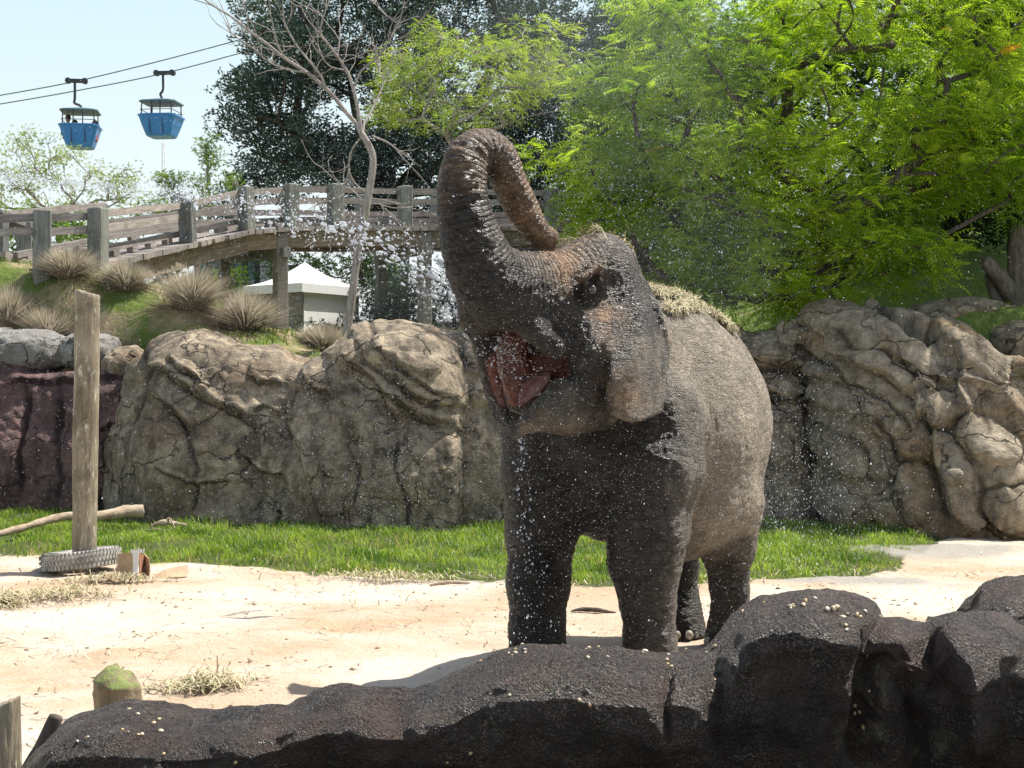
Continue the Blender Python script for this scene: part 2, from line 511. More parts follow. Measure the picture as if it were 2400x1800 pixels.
def floor_z(x, y):
    p = np.stack([np.asarray(x, float), np.asarray(y, float), np.zeros_like(np.asarray(x, float))], -1)
    z = 0.055 * fbm(p * 0.55, 3) + 0.018 * fbm(p * 2.6, 3)
    z = z + 0.05 * sstep(0.0, 1.5, y - turf_y(x))
    r = np.hypot(x - 0.7, y - 9.8)
    return z * (0.25 + 0.75 * sstep(0.8, 2.5, r))

def build_floor():
    xs = np.linspace(-12, 12, 300)
    ys = np.concatenate([np.linspace(2.0, 6, 40, endpoint=False), np.linspace(6, 23.5, 300)])
    X, Y = np.meshgrid(xs, ys, indexing='ij')
    Z = floor_z(X, Y)
    pp = np.stack([X, Y, Z], -1)
    Z = Z + 0.012 * ridged(pp * 5.5, 3) * (1 - sstep(-0.3, 0.3, Y - turf_y(X)))
    d = (Y - turf_y(X)) + 0.22 * fbm(pp * 1.8, 3) + 0.12 * fbm(pp * 6, 2)
    turf = sstep(-0.25, 0.25, d)
    # flat stone outcrop at the right edge of the turf
    slab = np.maximum(np.exp(-(((X - 4.6) / 1.1) ** 2 + ((Y - 16.2 - (X - 4.6) * .3) / 0.8) ** 2) ** 2),
                      0.9 * np.exp(-(((X - 3.2) / 1.0) ** 2 + ((Y - 13.8) / 0.22) ** 2) ** 2))
    slab = slab + 0.25 * fbm(pp * 3, 2) * (slab > .1)
    Z = Z + 0.06 * np.clip(slab, 0, 1)
    V = np.stack([X, Y, Z], -1).reshape(-1, 3)
    o = obj('ground', V, grid_faces(len(xs), len(ys)), M_SAND, smooth=True,
            attrs={'near_dark': sstep(5.75, 5.55, Y).reshape(-1), 'turf': turf.reshape(-1), 'slab': np.clip(slab, 0, 1).reshape(-1)})
    tag(o, kind='structure')
build_floor()

# ------------------------------------------------------------------ rock masses
def seg_dist(P2, a, b):
    """distance and side of points to segment a-b, t along"""
    a = np.asarray(a, float); b = np.asarray(b, float)
    d = b - a; L2 = (d ** 2).sum()
    t = np.clip(((P2 - a) @ d) / L2, 0, 1)
    q = a + t[..., None] * d
    r = P2 - q
    dist = np.hypot(r[..., 0], r[..., 1])
    side = np.sign(d[0] * r[..., 1] - d[1] * r[..., 0])
    return dist, side, t

def poly_dist(P2, pts):
    best = np.full(P2.shape[:-1], 1e9); sd = np.ones_like(best); tt = np.zeros_like(best)
    pts = np.asarray(pts, float)
    L = np.concatenate([[0], np.cumsum(np.hypot(*np.diff(pts, axis=0).T))])
    for i in range(len(pts) - 1):
        d, s, t = seg_dist(P2, pts[i], pts[i + 1])
        m = d < best
        best = np.where(m, d, best); sd = np.where(m, s, sd)
        tt = np.where(m, (L[i] + t * (L[i + 1] - L[i])) / L[-1], tt)
    return best, sd, tt

class Relief:
    def __init__(s, D, wob=.06): s.D = D; s.ops = []; s.wob = wob
    def w(s, pts):
        return np.array([[(px - 512) * s.D / FPX, CAM_Z - (py - 384) * s.D / FPX] for px, py in pts])
    def fold(s, pts, h=0.12, w=0.35, crack=0.06, low=0.05, wc=0.025): s.ops.append(('fold', s.w(pts), h, w, crack, low, wc))
    def crack(s, pts, h=0.08, w=0.04): s.ops.append(('crack', s.w(pts), h, w))
    def slab(s, a, b, wpx, h=0.25, p=2.6, base=0.0): s.ops.append(('slab', s.w([a, b]), wpx * s.D / FPX, h, p, base))
    def lump(s, c, rx, ry, h): s.ops.append(('lump', s.w([c]), rx * s.D / FPX, ry * s.D / FPX, h))
    def eval(s, X, Z, seed=0.0):
        q = np.stack([X, Z, np.full_like(X, seed)], -1)
        wob = np.stack([fbm(q * 1.6, 3), fbm(q * 1.6 + 31, 3)], -1) * s.wob + np.stack([fbm(q * 7, 2), fbm(q * 7 + 5, 2)], -1) * 0.018
        P2 = np.stack([X, Z], -1) + wob
        h = np.zeros_like(X); cav = np.zeros_like(X); edge = np.zeros_like(X)
        top = None
        for o in s.ops:
            if o[0] == 'slab':
                if top is None: top = np.zeros_like(X)
                d, _, t = seg_dist(P2, o[1][0], o[1][1])
                r = np.clip(d / o[2], 0, 1)
                v = (o[5] + o[3] * (1 - r ** (o[4] + 1.6)) ** (1 / (o[4] + 1.6))) * (.92 - .22 * _ * np.sign(o[1][1][0] - o[1][0][0] + 1e-6) * np.clip(d / o[2], 0, 1))
                v = np.where(d < o[2], v, 0)
                # crease darkening where two slabs cross
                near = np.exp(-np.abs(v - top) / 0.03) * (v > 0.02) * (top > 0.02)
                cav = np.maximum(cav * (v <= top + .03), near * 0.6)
                top = np.maximum(top, v)
        if top is not None: h = h + top
        for o in s.ops:
            if o[0] == 'fold':
                _, pts, hh, w, cr, low, wc = o
                d, sd, t = poly_dist(P2, pts)
                # 'up' = the side with larger z
                dirx = pts[-1][0] - pts[0][0]
                up = sd * np.sign(dirx)
                taper = np.clip(np.sin(np.pi * np.clip(t * 0.94 + 0.03, 0, 1)) * 1.8, 0, 1)
                wb = max(.6, 3.4 * w)
                h = h + np.where(up > 0, hh * np.clip(1 - d / wb, 0, 1), -low * np.clip(1 - d / .5, 0, 1)) * taper
                c = np.exp(-(d / wc) ** 2) * taper
                h = h - cr * .40 * c
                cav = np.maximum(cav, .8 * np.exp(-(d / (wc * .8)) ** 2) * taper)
                edge = np.maximum(edge, .45 * np.exp(-((d - wc * 2.2) / (wc * 1.2)) ** 2) * (up > 0) * taper)
            elif o[0] == 'crack':
                d, sd, t = poly_dist(P2, o[1])
                taper = np.clip(np.sin(np.pi * np.clip(t * 0.94 + 0.03, 0, 1)) * 2.0, 0, 1)
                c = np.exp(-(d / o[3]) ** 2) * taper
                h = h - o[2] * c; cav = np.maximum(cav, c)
            elif o[0] == 'lump':
                r2 = ((P2[..., 0] - o[1][0][0]) / o[2]) ** 2 + ((P2[..., 1] - o[1][0][1]) / o[3]) ** 2
                h = h + o[4] * np.exp(-r2)
        return h, cav, edge

def rock_mass(name, top, baseD, mat, relief, depth=1.8, batter=0.35, lean=0.9, knee=0.5, res=0.024, rough=0.05, seed=0.0,
              endround=0.5, zfloor=-0.25, extra=None, cat='rock wall', label='', ropen=(True, True), Dtop=None, ridge=0.03, fine=0.012, strata=0.05, prof=None, dy=0.0):
    """a leaning, rounded rock face: top = outline (px, py) of the crest, baseD = list of (px, distance of the foot)"""
    top = np.array(top, float); top[:, 1] += dy; bd = np.array(baseD, float)
    pxa, pxb = top[0, 0], top[-1, 0]
    D0 = bd[:, 1].mean()
    n = int((pxb - pxa) * D0 / FPX / res) + 2
    px = np.linspace(pxa, pxb, n)
    D = np.interp(px, bd[:, 0], bd[:, 1])
    u = np.linspace(0, 1, n)
    Lm = (pxb - pxa) * D0 / FPX
    er = min(0.45, endround / Lm)
    e = np.zeros(n)
    if ropen[0]: e = np.maximum(e, np.clip((er - u) / er, 0, 1))
    if ropen[1]: e = np.maximum(e, np.clip((u - 1 + er) / er, 0, 1))
    back = (1 - np.sqrt(np.clip(1 - e ** 2, 0, 1)))
    Df = D + back * depth * 0.6
    Dt = Df + batter + lean
    py = np.interp(px, top[:, 0], top[:, 1])
    H = CAM_Z - (py - 384) * Dt / FPX
    # profile
    arc = 2.9 + depth
    m = int(arc / res)
    v = np.linspace(0, 1, m)
    # face part v in 0..kf ; crest part ; back part
    kf, kc = 0.62, 0.80
    dz = np.empty(m); dd = np.empty(m)
    a = v <= kf
    t = v[a] / kf
    z1 = t ** 1.0
    dz[a] = z1 * 0.86
    dd[a] = batter * z1 + lean * sstep(knee, 1.12, z1) * 0.42
    d_end = dd[a][-1]; 
    b = (v > kf) & (v <= kc); t = (v[b] - kf) / (kc - kf)
    dz[b] = 0.86 + 0.14 * np.sin(t * np.pi / 2) ** 0.9
    dd[b] = d_end + (batter + lean - d_end) * (1 - np.cos(t * np.pi / 2)) ** 0.8
    c = v > kc; t = (v[c] - kc) / (1 - kc)
    dz[c] = 1.0 - 0.55 * t ** 1.6
    dd[c] = batter + lean + depth * t
    if prof is not None: dz, dd, off = prof(v)
    Xc = np.empty((n, m)); Yc = np.empty((n, m)); Zc = np.empty((n, m))
    Zc = zfloor + (H[:, None] - zfloor) * dz[None, :]
    if prof is not None: Zc = Zc + off[None, :]; Zc[:, 0] = zfloor
    Yc = Df[:, None] + dd[None, :] * (1 + 0.0 * Df[:, None])
    Xc = ((px - 512) * (Dt) / FPX)[:, None] + 0 * Yc
    Pm = np.stack([Xc, Yc, Zc], -1)
    # large wobble
    Pm[..., 1] += 0.16 * fbm(Pm * 0.8 + seed, 3)
    du = np.gradient(Pm, axis=0); dv = np.gradient(Pm, axis=1)
    N = np.cross(du, dv); N /= np.maximum(np.linalg.norm(N, axis=-1, keepdims=True), 1e-9)
    # relief drawn at crest scale
    Xr = Xc * (relief.D / Dt)[:, None] if relief else Xc
    if relief:
        Zr = CAM_Z + (Zc - CAM_Z) * (relief.D / Yc)
        Xr = Xc * relief.D / Yc
        h, cav, edge = relief.eval(Xr, Zr, seed)
    else:
        h = np.zeros_like(Xc); cav = np.zeros_like(Xc); edge = np.zeros_like(Xc)
    q = Pm + seed
    h = h + .016 * ridged(q * 4.2, 4) + rough * fbm(q * 1.7, 4) + ridge * ridged(q * np.array([1.6, 1.6, 2.6]), 3) + fine * fbm(q * 9, 4)
    # diagonal bedding, falling to the right, broken unevenly
    al = (Xc * .80 - Zc * .60); ac = (Xc * .60 + Zc * .80)
    st = np.stack([al * .45 + seed, ac * 2.6, Yc * .8], -1)
    h = h + strata * ridged(st, 3) + strata * .35 * np.abs(fbm(np.stack([al * 1.5, ac * 7, Yc], -1) + seed, 2))
    if extra is not None: h = h + extra(Pm, N)
    Pm = Pm + N * h[..., None]
    V = Pm.reshape(-1, 3)
    at = {'cav': np.clip(cav, 0, 1).reshape(-1), 'edge': np.clip(edge, 0, 1).reshape(-1)}
    o = obj(name, V, grid_faces(n, m)[:, ::-1] if False else grid_faces(n, m), mat, smooth=True, attrs=at)
    tag(o, label, cat)
    return o, V

def cube_sphere(n):
    t = np.tan(np.linspace(-np.pi / 4, np.pi / 4, n))
    a, b = np.meshgrid(t, t, indexing='ij'); o = np.ones_like(a)
    fs = []; vs = []
    for k, (x, y, z) in enumerate([(o, a, b), (-o, b, a), (b, o, a), (a, -o, b), (a, b, o), (b, a, -o)]):
        vs.append(np.stack([x, y, z], -1).reshape(-1, 3)); fs.append(grid_faces(n, n) + k * n * n)
    V = np.concatenate(vs); V /= np.linalg.norm(V, axis=1, keepdims=True)
    # weld
    key = np.round(V * 1e5).astype(np.int64)
    _, idx, inv = np.unique(key, axis=0, return_index=True, return_inverse=True)
    return V[idx], inv.reshape(-1)[np.concatenate(fs)]

def boulder(name, c, size, mat, seed=0, n=34, rz=0.0, lump=0.16, flat=0.0, label='', cat='boulder', p=2.6, fine=0.012):
    V, F = cube_sphere(n)
    S = np.sign(V) * np.abs(V) ** (2 / p); S = S / np.maximum(np.linalg.norm(np.abs(S) ** 1, axis=1, keepdims=True), 1e-6) * (0.5 * np.linalg.norm(S, axis=1, keepdims=True) + 0.5)
    h = 1 + lump * fbm(V * 1.2 + seed, 3) + lump * .5 * ridged(V * 1.7 + seed * 2, 3)
    W = S * h[:, None] * np.asarray(size, float)
    W += V * (fine * fbm(W * 6 + seed, 4))[:, None]
    ca, sa = math.cos(rz), math.sin(rz)
    W = W @ np.array([[ca, sa, 0], [-sa, ca, 0], [0, 0, 1]])
    z = np.zeros(len(W))
    o = obj(name, W, F, mat, smooth=True, attrs={'cav': z, 'edge': z}, loc=c)
    return tag(o, label, cat)
# --- tan mass left of the elephant, first half
D = 19.3
rA = Relief(D)
rA.fold([(146,352),(158,372),(181,386),(200,398),(224,410),(250,425),(257,440)], 0.17, 0.30, 0.10, 0.07, 0.03)
rA.fold([(150,392),(166,404),(182,417),(198,434)], 0.12, 0.25, 0.07, 0.05)
rA.fold([(170,364),(192,381),(219,391)], 0.10, 0.22, 0.09, 0.04)
rA.fold([(218,391),(213,400),(205,398)], 0.04, 0.1, 0.07, 0.02)
rA.fold([(247,375),(262,386),(292,388)], 0.07, 0.25, 0.04, 0.04)
rA.fold([(250,419),(268,410),(288,418)], 0.06, 0.25, 0.03, 0.03)
rA.crack([(149,350),(146,372),(140,400),(137,430)], 0.10, 0.05)
rA.crack([(170,400),(190,430),(200,470),(190,520)], 0.03, 0.03)
rA.fold([(240,455),(262,470),(290,476)], 0.06, 0.4, 0.0, 0.06)
rA.fold([(150,470),(190,484),(230,480)], 0.05, 0.5, 0.0, 0.05)
rA.lump((220,470), 45, 30, -0.10); rA.lump((165,460), 18, 40, 0.08)
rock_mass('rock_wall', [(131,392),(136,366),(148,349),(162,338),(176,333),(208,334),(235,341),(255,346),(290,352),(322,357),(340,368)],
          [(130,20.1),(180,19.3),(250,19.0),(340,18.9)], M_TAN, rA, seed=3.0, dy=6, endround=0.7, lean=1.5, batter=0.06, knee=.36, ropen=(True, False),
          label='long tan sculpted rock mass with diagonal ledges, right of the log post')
# --- second half, in front of the first
rB = Relief(18.8)
rB.fold([(369,357),(380,372),(394,384),(417,401),(436,405),(451,408)], 0.15, 0.22, 0.10, 0.07)
rB.fold([(374,352),(390,366),(402,378),(425,392),(447,400)], 0.08, 0.10, 0.07, 0.03)
rB.slab((392,356),(425,368), 15, 0.10, 3)
rB.fold([(338,364),(360,370),(374,380),(385,395),(391,410),(403,421)], 0.13, 0.30, 0.06, 0.07)
rB.fold([(383,394),(400,404),(418,414),(436,424),(452,432)], 0.14, 0.25, 0.07, 0.07)
rB.fold([(302,371),(312,386),(324,395),(337,402)], 0.11, 0.25, 0.05, 0.06)
rB.fold([(300,388),(290,420),(299,441),(306,470),(308,490)], 0.04, 0.3, 0.06, 0.05)
rB.crack([(370,325),(380,340),(378,356)], 0.04, 0.03)
rB.crack([(345,440),(360,470),(350,510)], 0.03, 0.03)
rB.crack([(400,430),(396,470),(410,505),(405,530)], 0.04, 0.03)
rB.lump((350,455), 30, 30, -0.12); rB.lump((420,470), 26, 40, 0.08); rB.lump((325,480), 18, 40, 0.12)
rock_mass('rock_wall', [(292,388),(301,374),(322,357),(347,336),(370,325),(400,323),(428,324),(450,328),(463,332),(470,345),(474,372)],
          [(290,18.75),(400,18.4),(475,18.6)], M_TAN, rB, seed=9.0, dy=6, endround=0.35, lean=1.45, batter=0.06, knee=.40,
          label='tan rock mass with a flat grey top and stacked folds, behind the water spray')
# --- narrow column beside the elephant
rC = Relief(18.7)
rC.slab((463,372),(480,366), 12, 0.16); rC.slab((470,390),(500,400), 18, 0.12); rC.fold([(455,372),(475,362),(486,372)], 0.08, .15, .06, .04)
rC.lump((480,440), 20, 50, 0.14); rC.crack([(476,330),(470,352),(476,362)], .06, .03)
rock_mass('rock_wall', [(450,378),(455,362),(468,346),(480,338),(500,338),(530,342),(560,340),(620,344),(680,338),(720,335),(740,330)],
          [(450,18.9),(520,18.9),(740,19.6)], M_TAN, rC, seed=15.0, endround=0.3, lean=1.4, batter=0.06, knee=.4, ropen=(True, False),
          label='tan rock wall that passes behind the elephant, knobbly at its exposed end')
# --- behind the rump
rD = Relief(19.2)
rD.fold([(756,370),(775,374),(791,378)], .12, .2, .10, .05); rD.fold([(758,398),(778,404),(790,412)], .10, .2, .06, .05)
rD.slab((760,352),(785,362), 14, .14); rD.slab((765,386),(785,390), 12, .12); rD.lump((770,440), 14, 20, .05)
rock_mass('rock_wall', [(715,334),(740,330),(755,332),(770,338),(783,348),(790,362),(794,380),(797,410)],
          [(715,19.5),(800,19.3)], M_TAN, rD, seed=21.0, dy=4, endround=0.4, lean=1.3, batter=0.05,
          label='shaded rock face between the elephant rump and the deep dark cleft')
# --- right mass of leaning slabs
rE = Relief(18.9, .03)
def cs(x, y): return (682.7 + x * .18, 277.3 + y * .18)
for a, b, w, h, base in [
    ((700,300),(1200,520), 150, .20, .00), ((700,560),(1150,980), 170, .16, .00), ((1500,520),(1850,760), 160, .20, .0),
    ((1000,900),(1500,1200), 240, .13, .0), ((1600,1000),(1880,1200), 240, .12, .0), ((1150,1200),(1400,1380), 170, .17, .0),
    ((780,230),(1160,440), 88, .22, .08), ((1010,222),(1330,330), 50, .20, .12), ((1400,330),(1700,590), 70, .24, .14), ((1560,465),(1700,560), 34, .22, .14),
    ((1700,520),(1860,560), 30, .18, .10), ((1130,385),(1510,590), 52, .22, .12), ((960,410),(1360,700), 62, .26, .12), ((650,410),(870,540), 44, .20, .10),
    ((960,540),(1280,800), 66, .20, .08), ((1280,560),(1390,650), 26, .24, .14), ((1330,660),(1350,740), 60, .26, .12), ((1420,740),(1450,800), 78, .28, .12),
    ((1545,660),(1555,760), 62, .28, .12), ((1560,590),(1690,690), 36, .28, .12), ((1740,700),(1850,860), 62, .24, .14), ((1640,640),(1760,780), 40, .2, .1),
    ((1620,880),(1730,1000), 95, .20, .12), ((1470,950),(1560,1120), 70, .24, .10), ((1270,850),(1330,960), 90, .20, .08), ((1540,1130),(1600,1350), 62, .22, .06),
    ((1310,1140),(1330,1300), 110, .19, .05), ((1790,1150),(1800,1330), 95, .2, .06), ((700,420),(900,560), 40, .14, .1), ((860,640),(1180,860), 70, .16, .08),
    ((760,820),(1000,1040), 80, .14, .08), ((1100,760),(1240,920), 50, .16, .1), ((800,1140),(960,1300), 110, .12, .05)]:
    rE.slab(cs(*a), cs(*b), w * .18, h, 2.8, base)
for pts, h, w in [([(870,330),(980,390),(1100,470),(1250,580),(1400,650)], .05, .02), ([(640,400),(760,430),(900,520),(950,590),(1100,700),(1290,860),(1320,920)], .07, .03),
                  ([(1000,200),(1060,290),(1200,360),(1340,450)], .05, .025), ([(1220,1045),(1350,1030),(1420,1060),(1450,1180),(1480,1290),(1520,1400)], .07, .03),
                  ([(940,880),(1010,990),(1060,1060)], .06, .03), ([(1640,1100),(1650,1250),(1700,1400)], .05, .03), ([(1620,1185),(1750,1175),(1890,1180)], .04, .03),
                  ([(1030,830),(1100,830),(1160,900),(1210,1000),(1220,1040)], .06, .03), ([(700,960),(740,1100),(800,1200)], .05, .03)]:
    rE.crack([cs(*p) for p in pts], h, w)
rock_mass('rock_wall', [(797,372),(799,345),(804,326),(812,314),(827,308),(845,308),(863,310),(880,315),(899,322),(926,328),(949,331),(971,340),(998,356),(1014,371),(1024,392),(1040,410),(1060,414)],
          [(797,18.9),(860,18.3),(925,17.9),(1060,17.9)], M_TAN2, rE, seed=33.0, dy=15, endround=0.45, lean=1.5, batter=0.12, knee=0.22, ropen=(True, True), rough=0.03, ridge=0.012, strata=.018, res=0.021,
          label='large ochre rock outcrop of leaning diagonal slabs on the right, below the green tree')
# --- red wall at the left
rF = Relief(21.3)
rF.fold([(0,384),(20,378),(46,386),(90,382),(130,386)], 0.05, .5, .0, .05)
rF.fold([(96,430),(110,428),(124,436)], 0.14, .2, .03, .06); rF.lump((92,430), 10, 30, -.15)
rF.crack([(24,380),(30,410),(22,450),(26,500)], .07, .05); rF.crack([(60,385),(56,430),(66,480),(60,510)], .05, .05); rF.lump((60,425), 8, 18, -.12)
rF.crack([(100,440),(108,470),(100,510)], .06, .04); rF.lump((15,450), 20, 40, .12); rF.lump((80,470), 14, 40, .1)
rock_mass('rock_wall', [(-30,360),(0,364),(22,366),(32,374),(44,380),(70,380),(100,380),(130,382),(150,386),(170,390)],
          [(-30,21.3),(0,21.1),(100,20.7),(170,20.7)], M_RED, rF, seed=41.0, lean=0.5, batter=0.08, knee=0.6, ropen=(False, False),
          label='low reddish brown rock wall behind the log post')
# --- small tan shoulder and grey boulders on top
boulder('boulder', P(122, 366, 21.3) + [0, 0.3, 0], (0.32, 0.5, 0.28), M_TAN, 4, label='small rough tan rock on top of the reddish wall, right of the log post')
boulder('boulder', P(30, 352, 22.0), (0.60, 0.6, 0.34), M_GREY, 8, rz=0.3, lump=.09, label='smooth pale grey boulder left of the log post, on the slope edge')
boulder('boulder', P(0, 346, 22.6), (0.42, 0.5, 0.28), M_GREY, 18, lump=.09, label='pale grey boulder cut by the left picture edge, above the reddish wall')
boulder('boulder', P(90, 352, 22.0), (0.44, 0.5, 0.30), M_GREY, 12, lump=.09, label='grey boulder partly hidden behind the log post')
boulder('boulder', P(962, 327, 20.7), (0.95, 0.55, 0.38), M_TAN2, 22, lump=.14, label='flat brown boulder behind the leaning slabs, under the dead tree')
boulder('boulder', P(1014, 346, 19.9), (0.34, 0.5, 0.33), M_TAN2, 27, lump=.12, label='rounded boulder at the right edge, below the dead trunk')
boulder('boulder', P(1016, 392, 19.3), (0.27, 0.45, 0.30), M_RED, 29, lump=.12, label='reddish boulder at the right edge under the rounded one')
boulder('boulder', P(990, 362, 20.6), (0.26, 0.4, 0.34), M_TAN2, 35, lump=.12, label='narrow shaded boulder wedged behind the top slabs at right')
for i, (px, py, D, r) in enumerate([(791, 330, 20.3, .16), (800, 336, 20.0, .14), (786, 342, 20.0, .13)]):
    o = boulder('loose_rock', P(px, py, D), (r * 1.3, r, r * .8), M_TAN2, 50 + i, n=20, label=['loose tan rock topmost above the dark cleft', 'loose tan rock at the right of the pile above the dark cleft', 'loose tan rock lowest in the pile above the dark cleft'][i], cat='rock')
    o['group'] = 'loose rocks above the dark cleft'

# --- terrain behind the walls
_ctl = []
def C_(px, py, D): _ctl.append(P(px, py, D))
for a in [(0,352,22),(60,362,21.8),(100,366,21.8),(140,348,21.5),(200,340,21.5),(260,345,21.5),(300,350,21.5),(330,372,22),(0,262,25),(40,264,24.5),(100,271,24),(130,280,24),(0,300,23.4),
          (100,305,23.2),(200,305,23.2),(210,292,24.5),(260,330,22.6),(300,345,22.2),(560,372,22),(281,347,25),(281,352,29),(320,352,27),(250,338,24.5),(255,350,29),(150,281,25),(185,290,26),(205,300,27),(380,375,23),(450,380,23),(600,380,23),(700,372,23),(240,330,26),(300,345,27),(420,345,27),(550,345,27),(200,320,30),
          (340,345,35),(450,340,35),(250,330,45),(350,330,45),(0,290,45),(100,300,45),(-200,262,26),(-200,345,22),(800,335,21.5),(870,316,22),(930,326,22.6),(1000,322,22.6),(1100,322,22),
          (880,295,26),(1000,290,26),(900,262,31),(1000,258,31),(1100,258,31),(880,240,38),(1000,240,38),(700,330,30),(800,315,30),(600,335,35),(760,270,45),(1000,215,50),(1300,215,50)]: C_(*a)
for x, y, z in [(-60, 60, 4.5), (0, 70, 3.8), (60, 60, 6), (-60, 140, 4), (0, 160, 4), (60, 140, 6), (-14, 40, 3.6), (150, 150, 5), (-150, 150, 4), (-100, 40, 4.5), (100, 40, 6),(0, 300, 4),(200,300,5),(-200,300,4)]:
    _ctl.append(np.array([x, y, z], float))
_ctl = np.array(_ctl)
def hill_z(x, y):
    x = np.asarray(x, float); y = np.asarray(y, float)
    num = 0; den = 0
    for c in _ctl:
        s = 0.35 + 0.05 * max(0, c[1] - 20)
        d2 = ((x - c[0]) ** 2 + (y - c[1]) ** 2) / s ** 2 + 0.6
        w = d2 ** -1.7
        num = num + w * c[2]; den = den + w
    z = num / den
    p = np.stack([x, y, 0 * x], -1)
    z = z + 0.05 * fbm(p * 0.9, 3) + 0.02 * fbm(p * 4, 2)
    back = y - (wall_y(x) + 2.4)
    return z - 1.1 * sstep(0.0, -1.0, back)
def build_hill():
    xs = np.concatenate([np.linspace(-200, -14, 24, endpoint=False), np.linspace(-14, 14, 230, endpoint=False), np.linspace(14, 200, 24)])
    t = np.linspace(0, 1, 220)
    ys = 19.6 + 20 * t + 380 * t ** 5
    X, Y = np.meshgrid(xs, ys, indexing='ij')
    Y = Y + (np.interp(X, _bx, _by) - 19.0) * np.exp(-(Y - 19.6) / 3.0)
    Z = hill_z(X, Y)
    tag(obj('hillside', np.stack([X, Y, Z], -1).reshape(-1, 3), grid_faces(len(xs), len(ys)), M_HILL, smooth=True, attrs={'lush': sstep(1.0, 4.0, X).reshape(-1)}), kind='structure')
build_hill()
# --- foreground wet rock
rG = Relief(5.6)
for a, b, w, h in [] and [((75,760),(180,735), 60, .10), ((230,740),(280,780), 50, .06), ((360,760),(430,740), 80, .12), ((520,740),(620,720), 90, .14), ((560,690),(640,690), 50, .06), ((800,700),(800,640), 85, .22), ((760,760),(800,780), 80, .14), ((920,680),(900,740), 45, .10)]:
    rG.slab(a, b, w, h, 2.2)
rG.crack([(392,690),(396,710),(402,768)], .03, .05)
rG.crack([(705,655),(712,670),(716,700),(725,770)], .05, .04)
rG.crack([(664,665),(662,700),(668,730)], .04, .015)
rG.crack([(880,612),(878,650),(868,680),(856,710),(850,768)], .14, .04)
rG.fold([(936,632),(944,655),(950,680)], .06, .12, .05, .08)
rG.lump((916,715), 14, 40, -.15); rG.lump((960,700), 20, 60, .10)
def _lump(P_, N): return (0.030 * fbm(P_ * 3.2, 3) + 0.016 * fbm(P_ * 8, 3)) * (.25 + .75 * np.clip(1 - N[..., 2], 0, 1)) + 0.004 * fbm(P_ * 34, 2)
def _prof(v):
    # undercut front, rounded lip, top sloping up to the crest
    dz = np.interp(v, [0, .50, .58, .80, 1], [0, .955, .985, 1.0, .40])
    off = -.115 * np.interp(v, [0, .42, .52, .60, .70, .80, 1], [0, 1.0, .86, .55, .20, 0, 0])
    dd = np.interp(v, [0, .30, .45, .52, .60, .70, .80, .88, 1], [.34, .20, .03, .01, .06, .17, .30, .43, .95])
    k = np.ones(9) / 9
    sm = lambda a: np.convolve(np.pad(a, 4, mode='edge'), k, 'valid')
    return sm(sm(dz)), sm(sm(dd)), sm(off)
fr, FRV = rock_mass('foreground_rock', [(14,800),(25,768),(40,750),(51,741),(69,722),(88,704),(111,697),(139,694),(176,697),(208,701),(278,694),(296,692),(324,678),(357,672),(384,674),(417,676),(444,667),(468,655),
          (509,639),(556,635),(602,638),(648,639),(690,639),(704,630),(722,606),(745,590),(787,582),(833,584),(861,593),(880,606),(903,615),(926,616),(963,613),(985,622),(1030,650),(1090,690)],
          [(14,5.5),(300,5.3),(700,5.25),(1090,5.2)], M_DARK, rG, depth=0.8, seed=55.0, endround=0.25, lean=0.35, batter=0.12, knee=0.45, res=0.0108, rough=0.02, ridge=0.008, fine=0.004, zfloor=-0.1, extra=_lump, ropen=(True, True), strata=0.0, prof=_prof,
          cat='rock', label='long wet black-brown rock barrier set with pebbles along the bottom of the picture')
def _lime():
    a = fr.data.attributes.new('lime', 'FLOAT', 'POINT')
    V = FRV
    px = 512 + V[:, 0] / V[:, 1] * FPX; py = 384 - (V[:, 2] - CAM_Z) / V[:, 1] * FPX
    # mineral crust in the big cleft and on the saddle right of the centre (plan positions of the stains)
    def blob(cx, cy, rx, ry): return np.exp(-(((px - cx) / rx) ** 2 + ((py - cy) / ry) ** 2))
    l = np.maximum.reduce([blob(868, 705, 16, 50), blob(722, 665, 20, 22) * .8, blob(860, 745, 18, 30), blob(935, 745, 30, 16) * .45, blob(275, 740, 25, 20) * .35])
    l = l * sstep(-.15, .25, fbm(V * 11, 3))
    a.data.foreach_set('value', np.clip(l, 0, 1).astype(np.float32))
_lime()
rH = Relief(6.6)
rH.fold([(990,640),(1010,660),(1030,690)], .08, .1, .04, .05)
rock_mass('foreground_rock', [(940,640),(955,625),(966,612),(977,598),(990,588),(1000,584),(1024,581),(1060,584),(1110,600)], [(940,6.6),(1110,6.4)], M_DARK, rH, depth=0.5, seed=77.0, endround=.2, lean=.3, batter=.15,
          knee=.4, res=0.012, rough=.02, ridge=.01, fine=.004, zfloor=-.1, extra=_lump, strata=.01, cat='rock', label='reddish dark rock hump behind the wet rock barrier at the right edge')

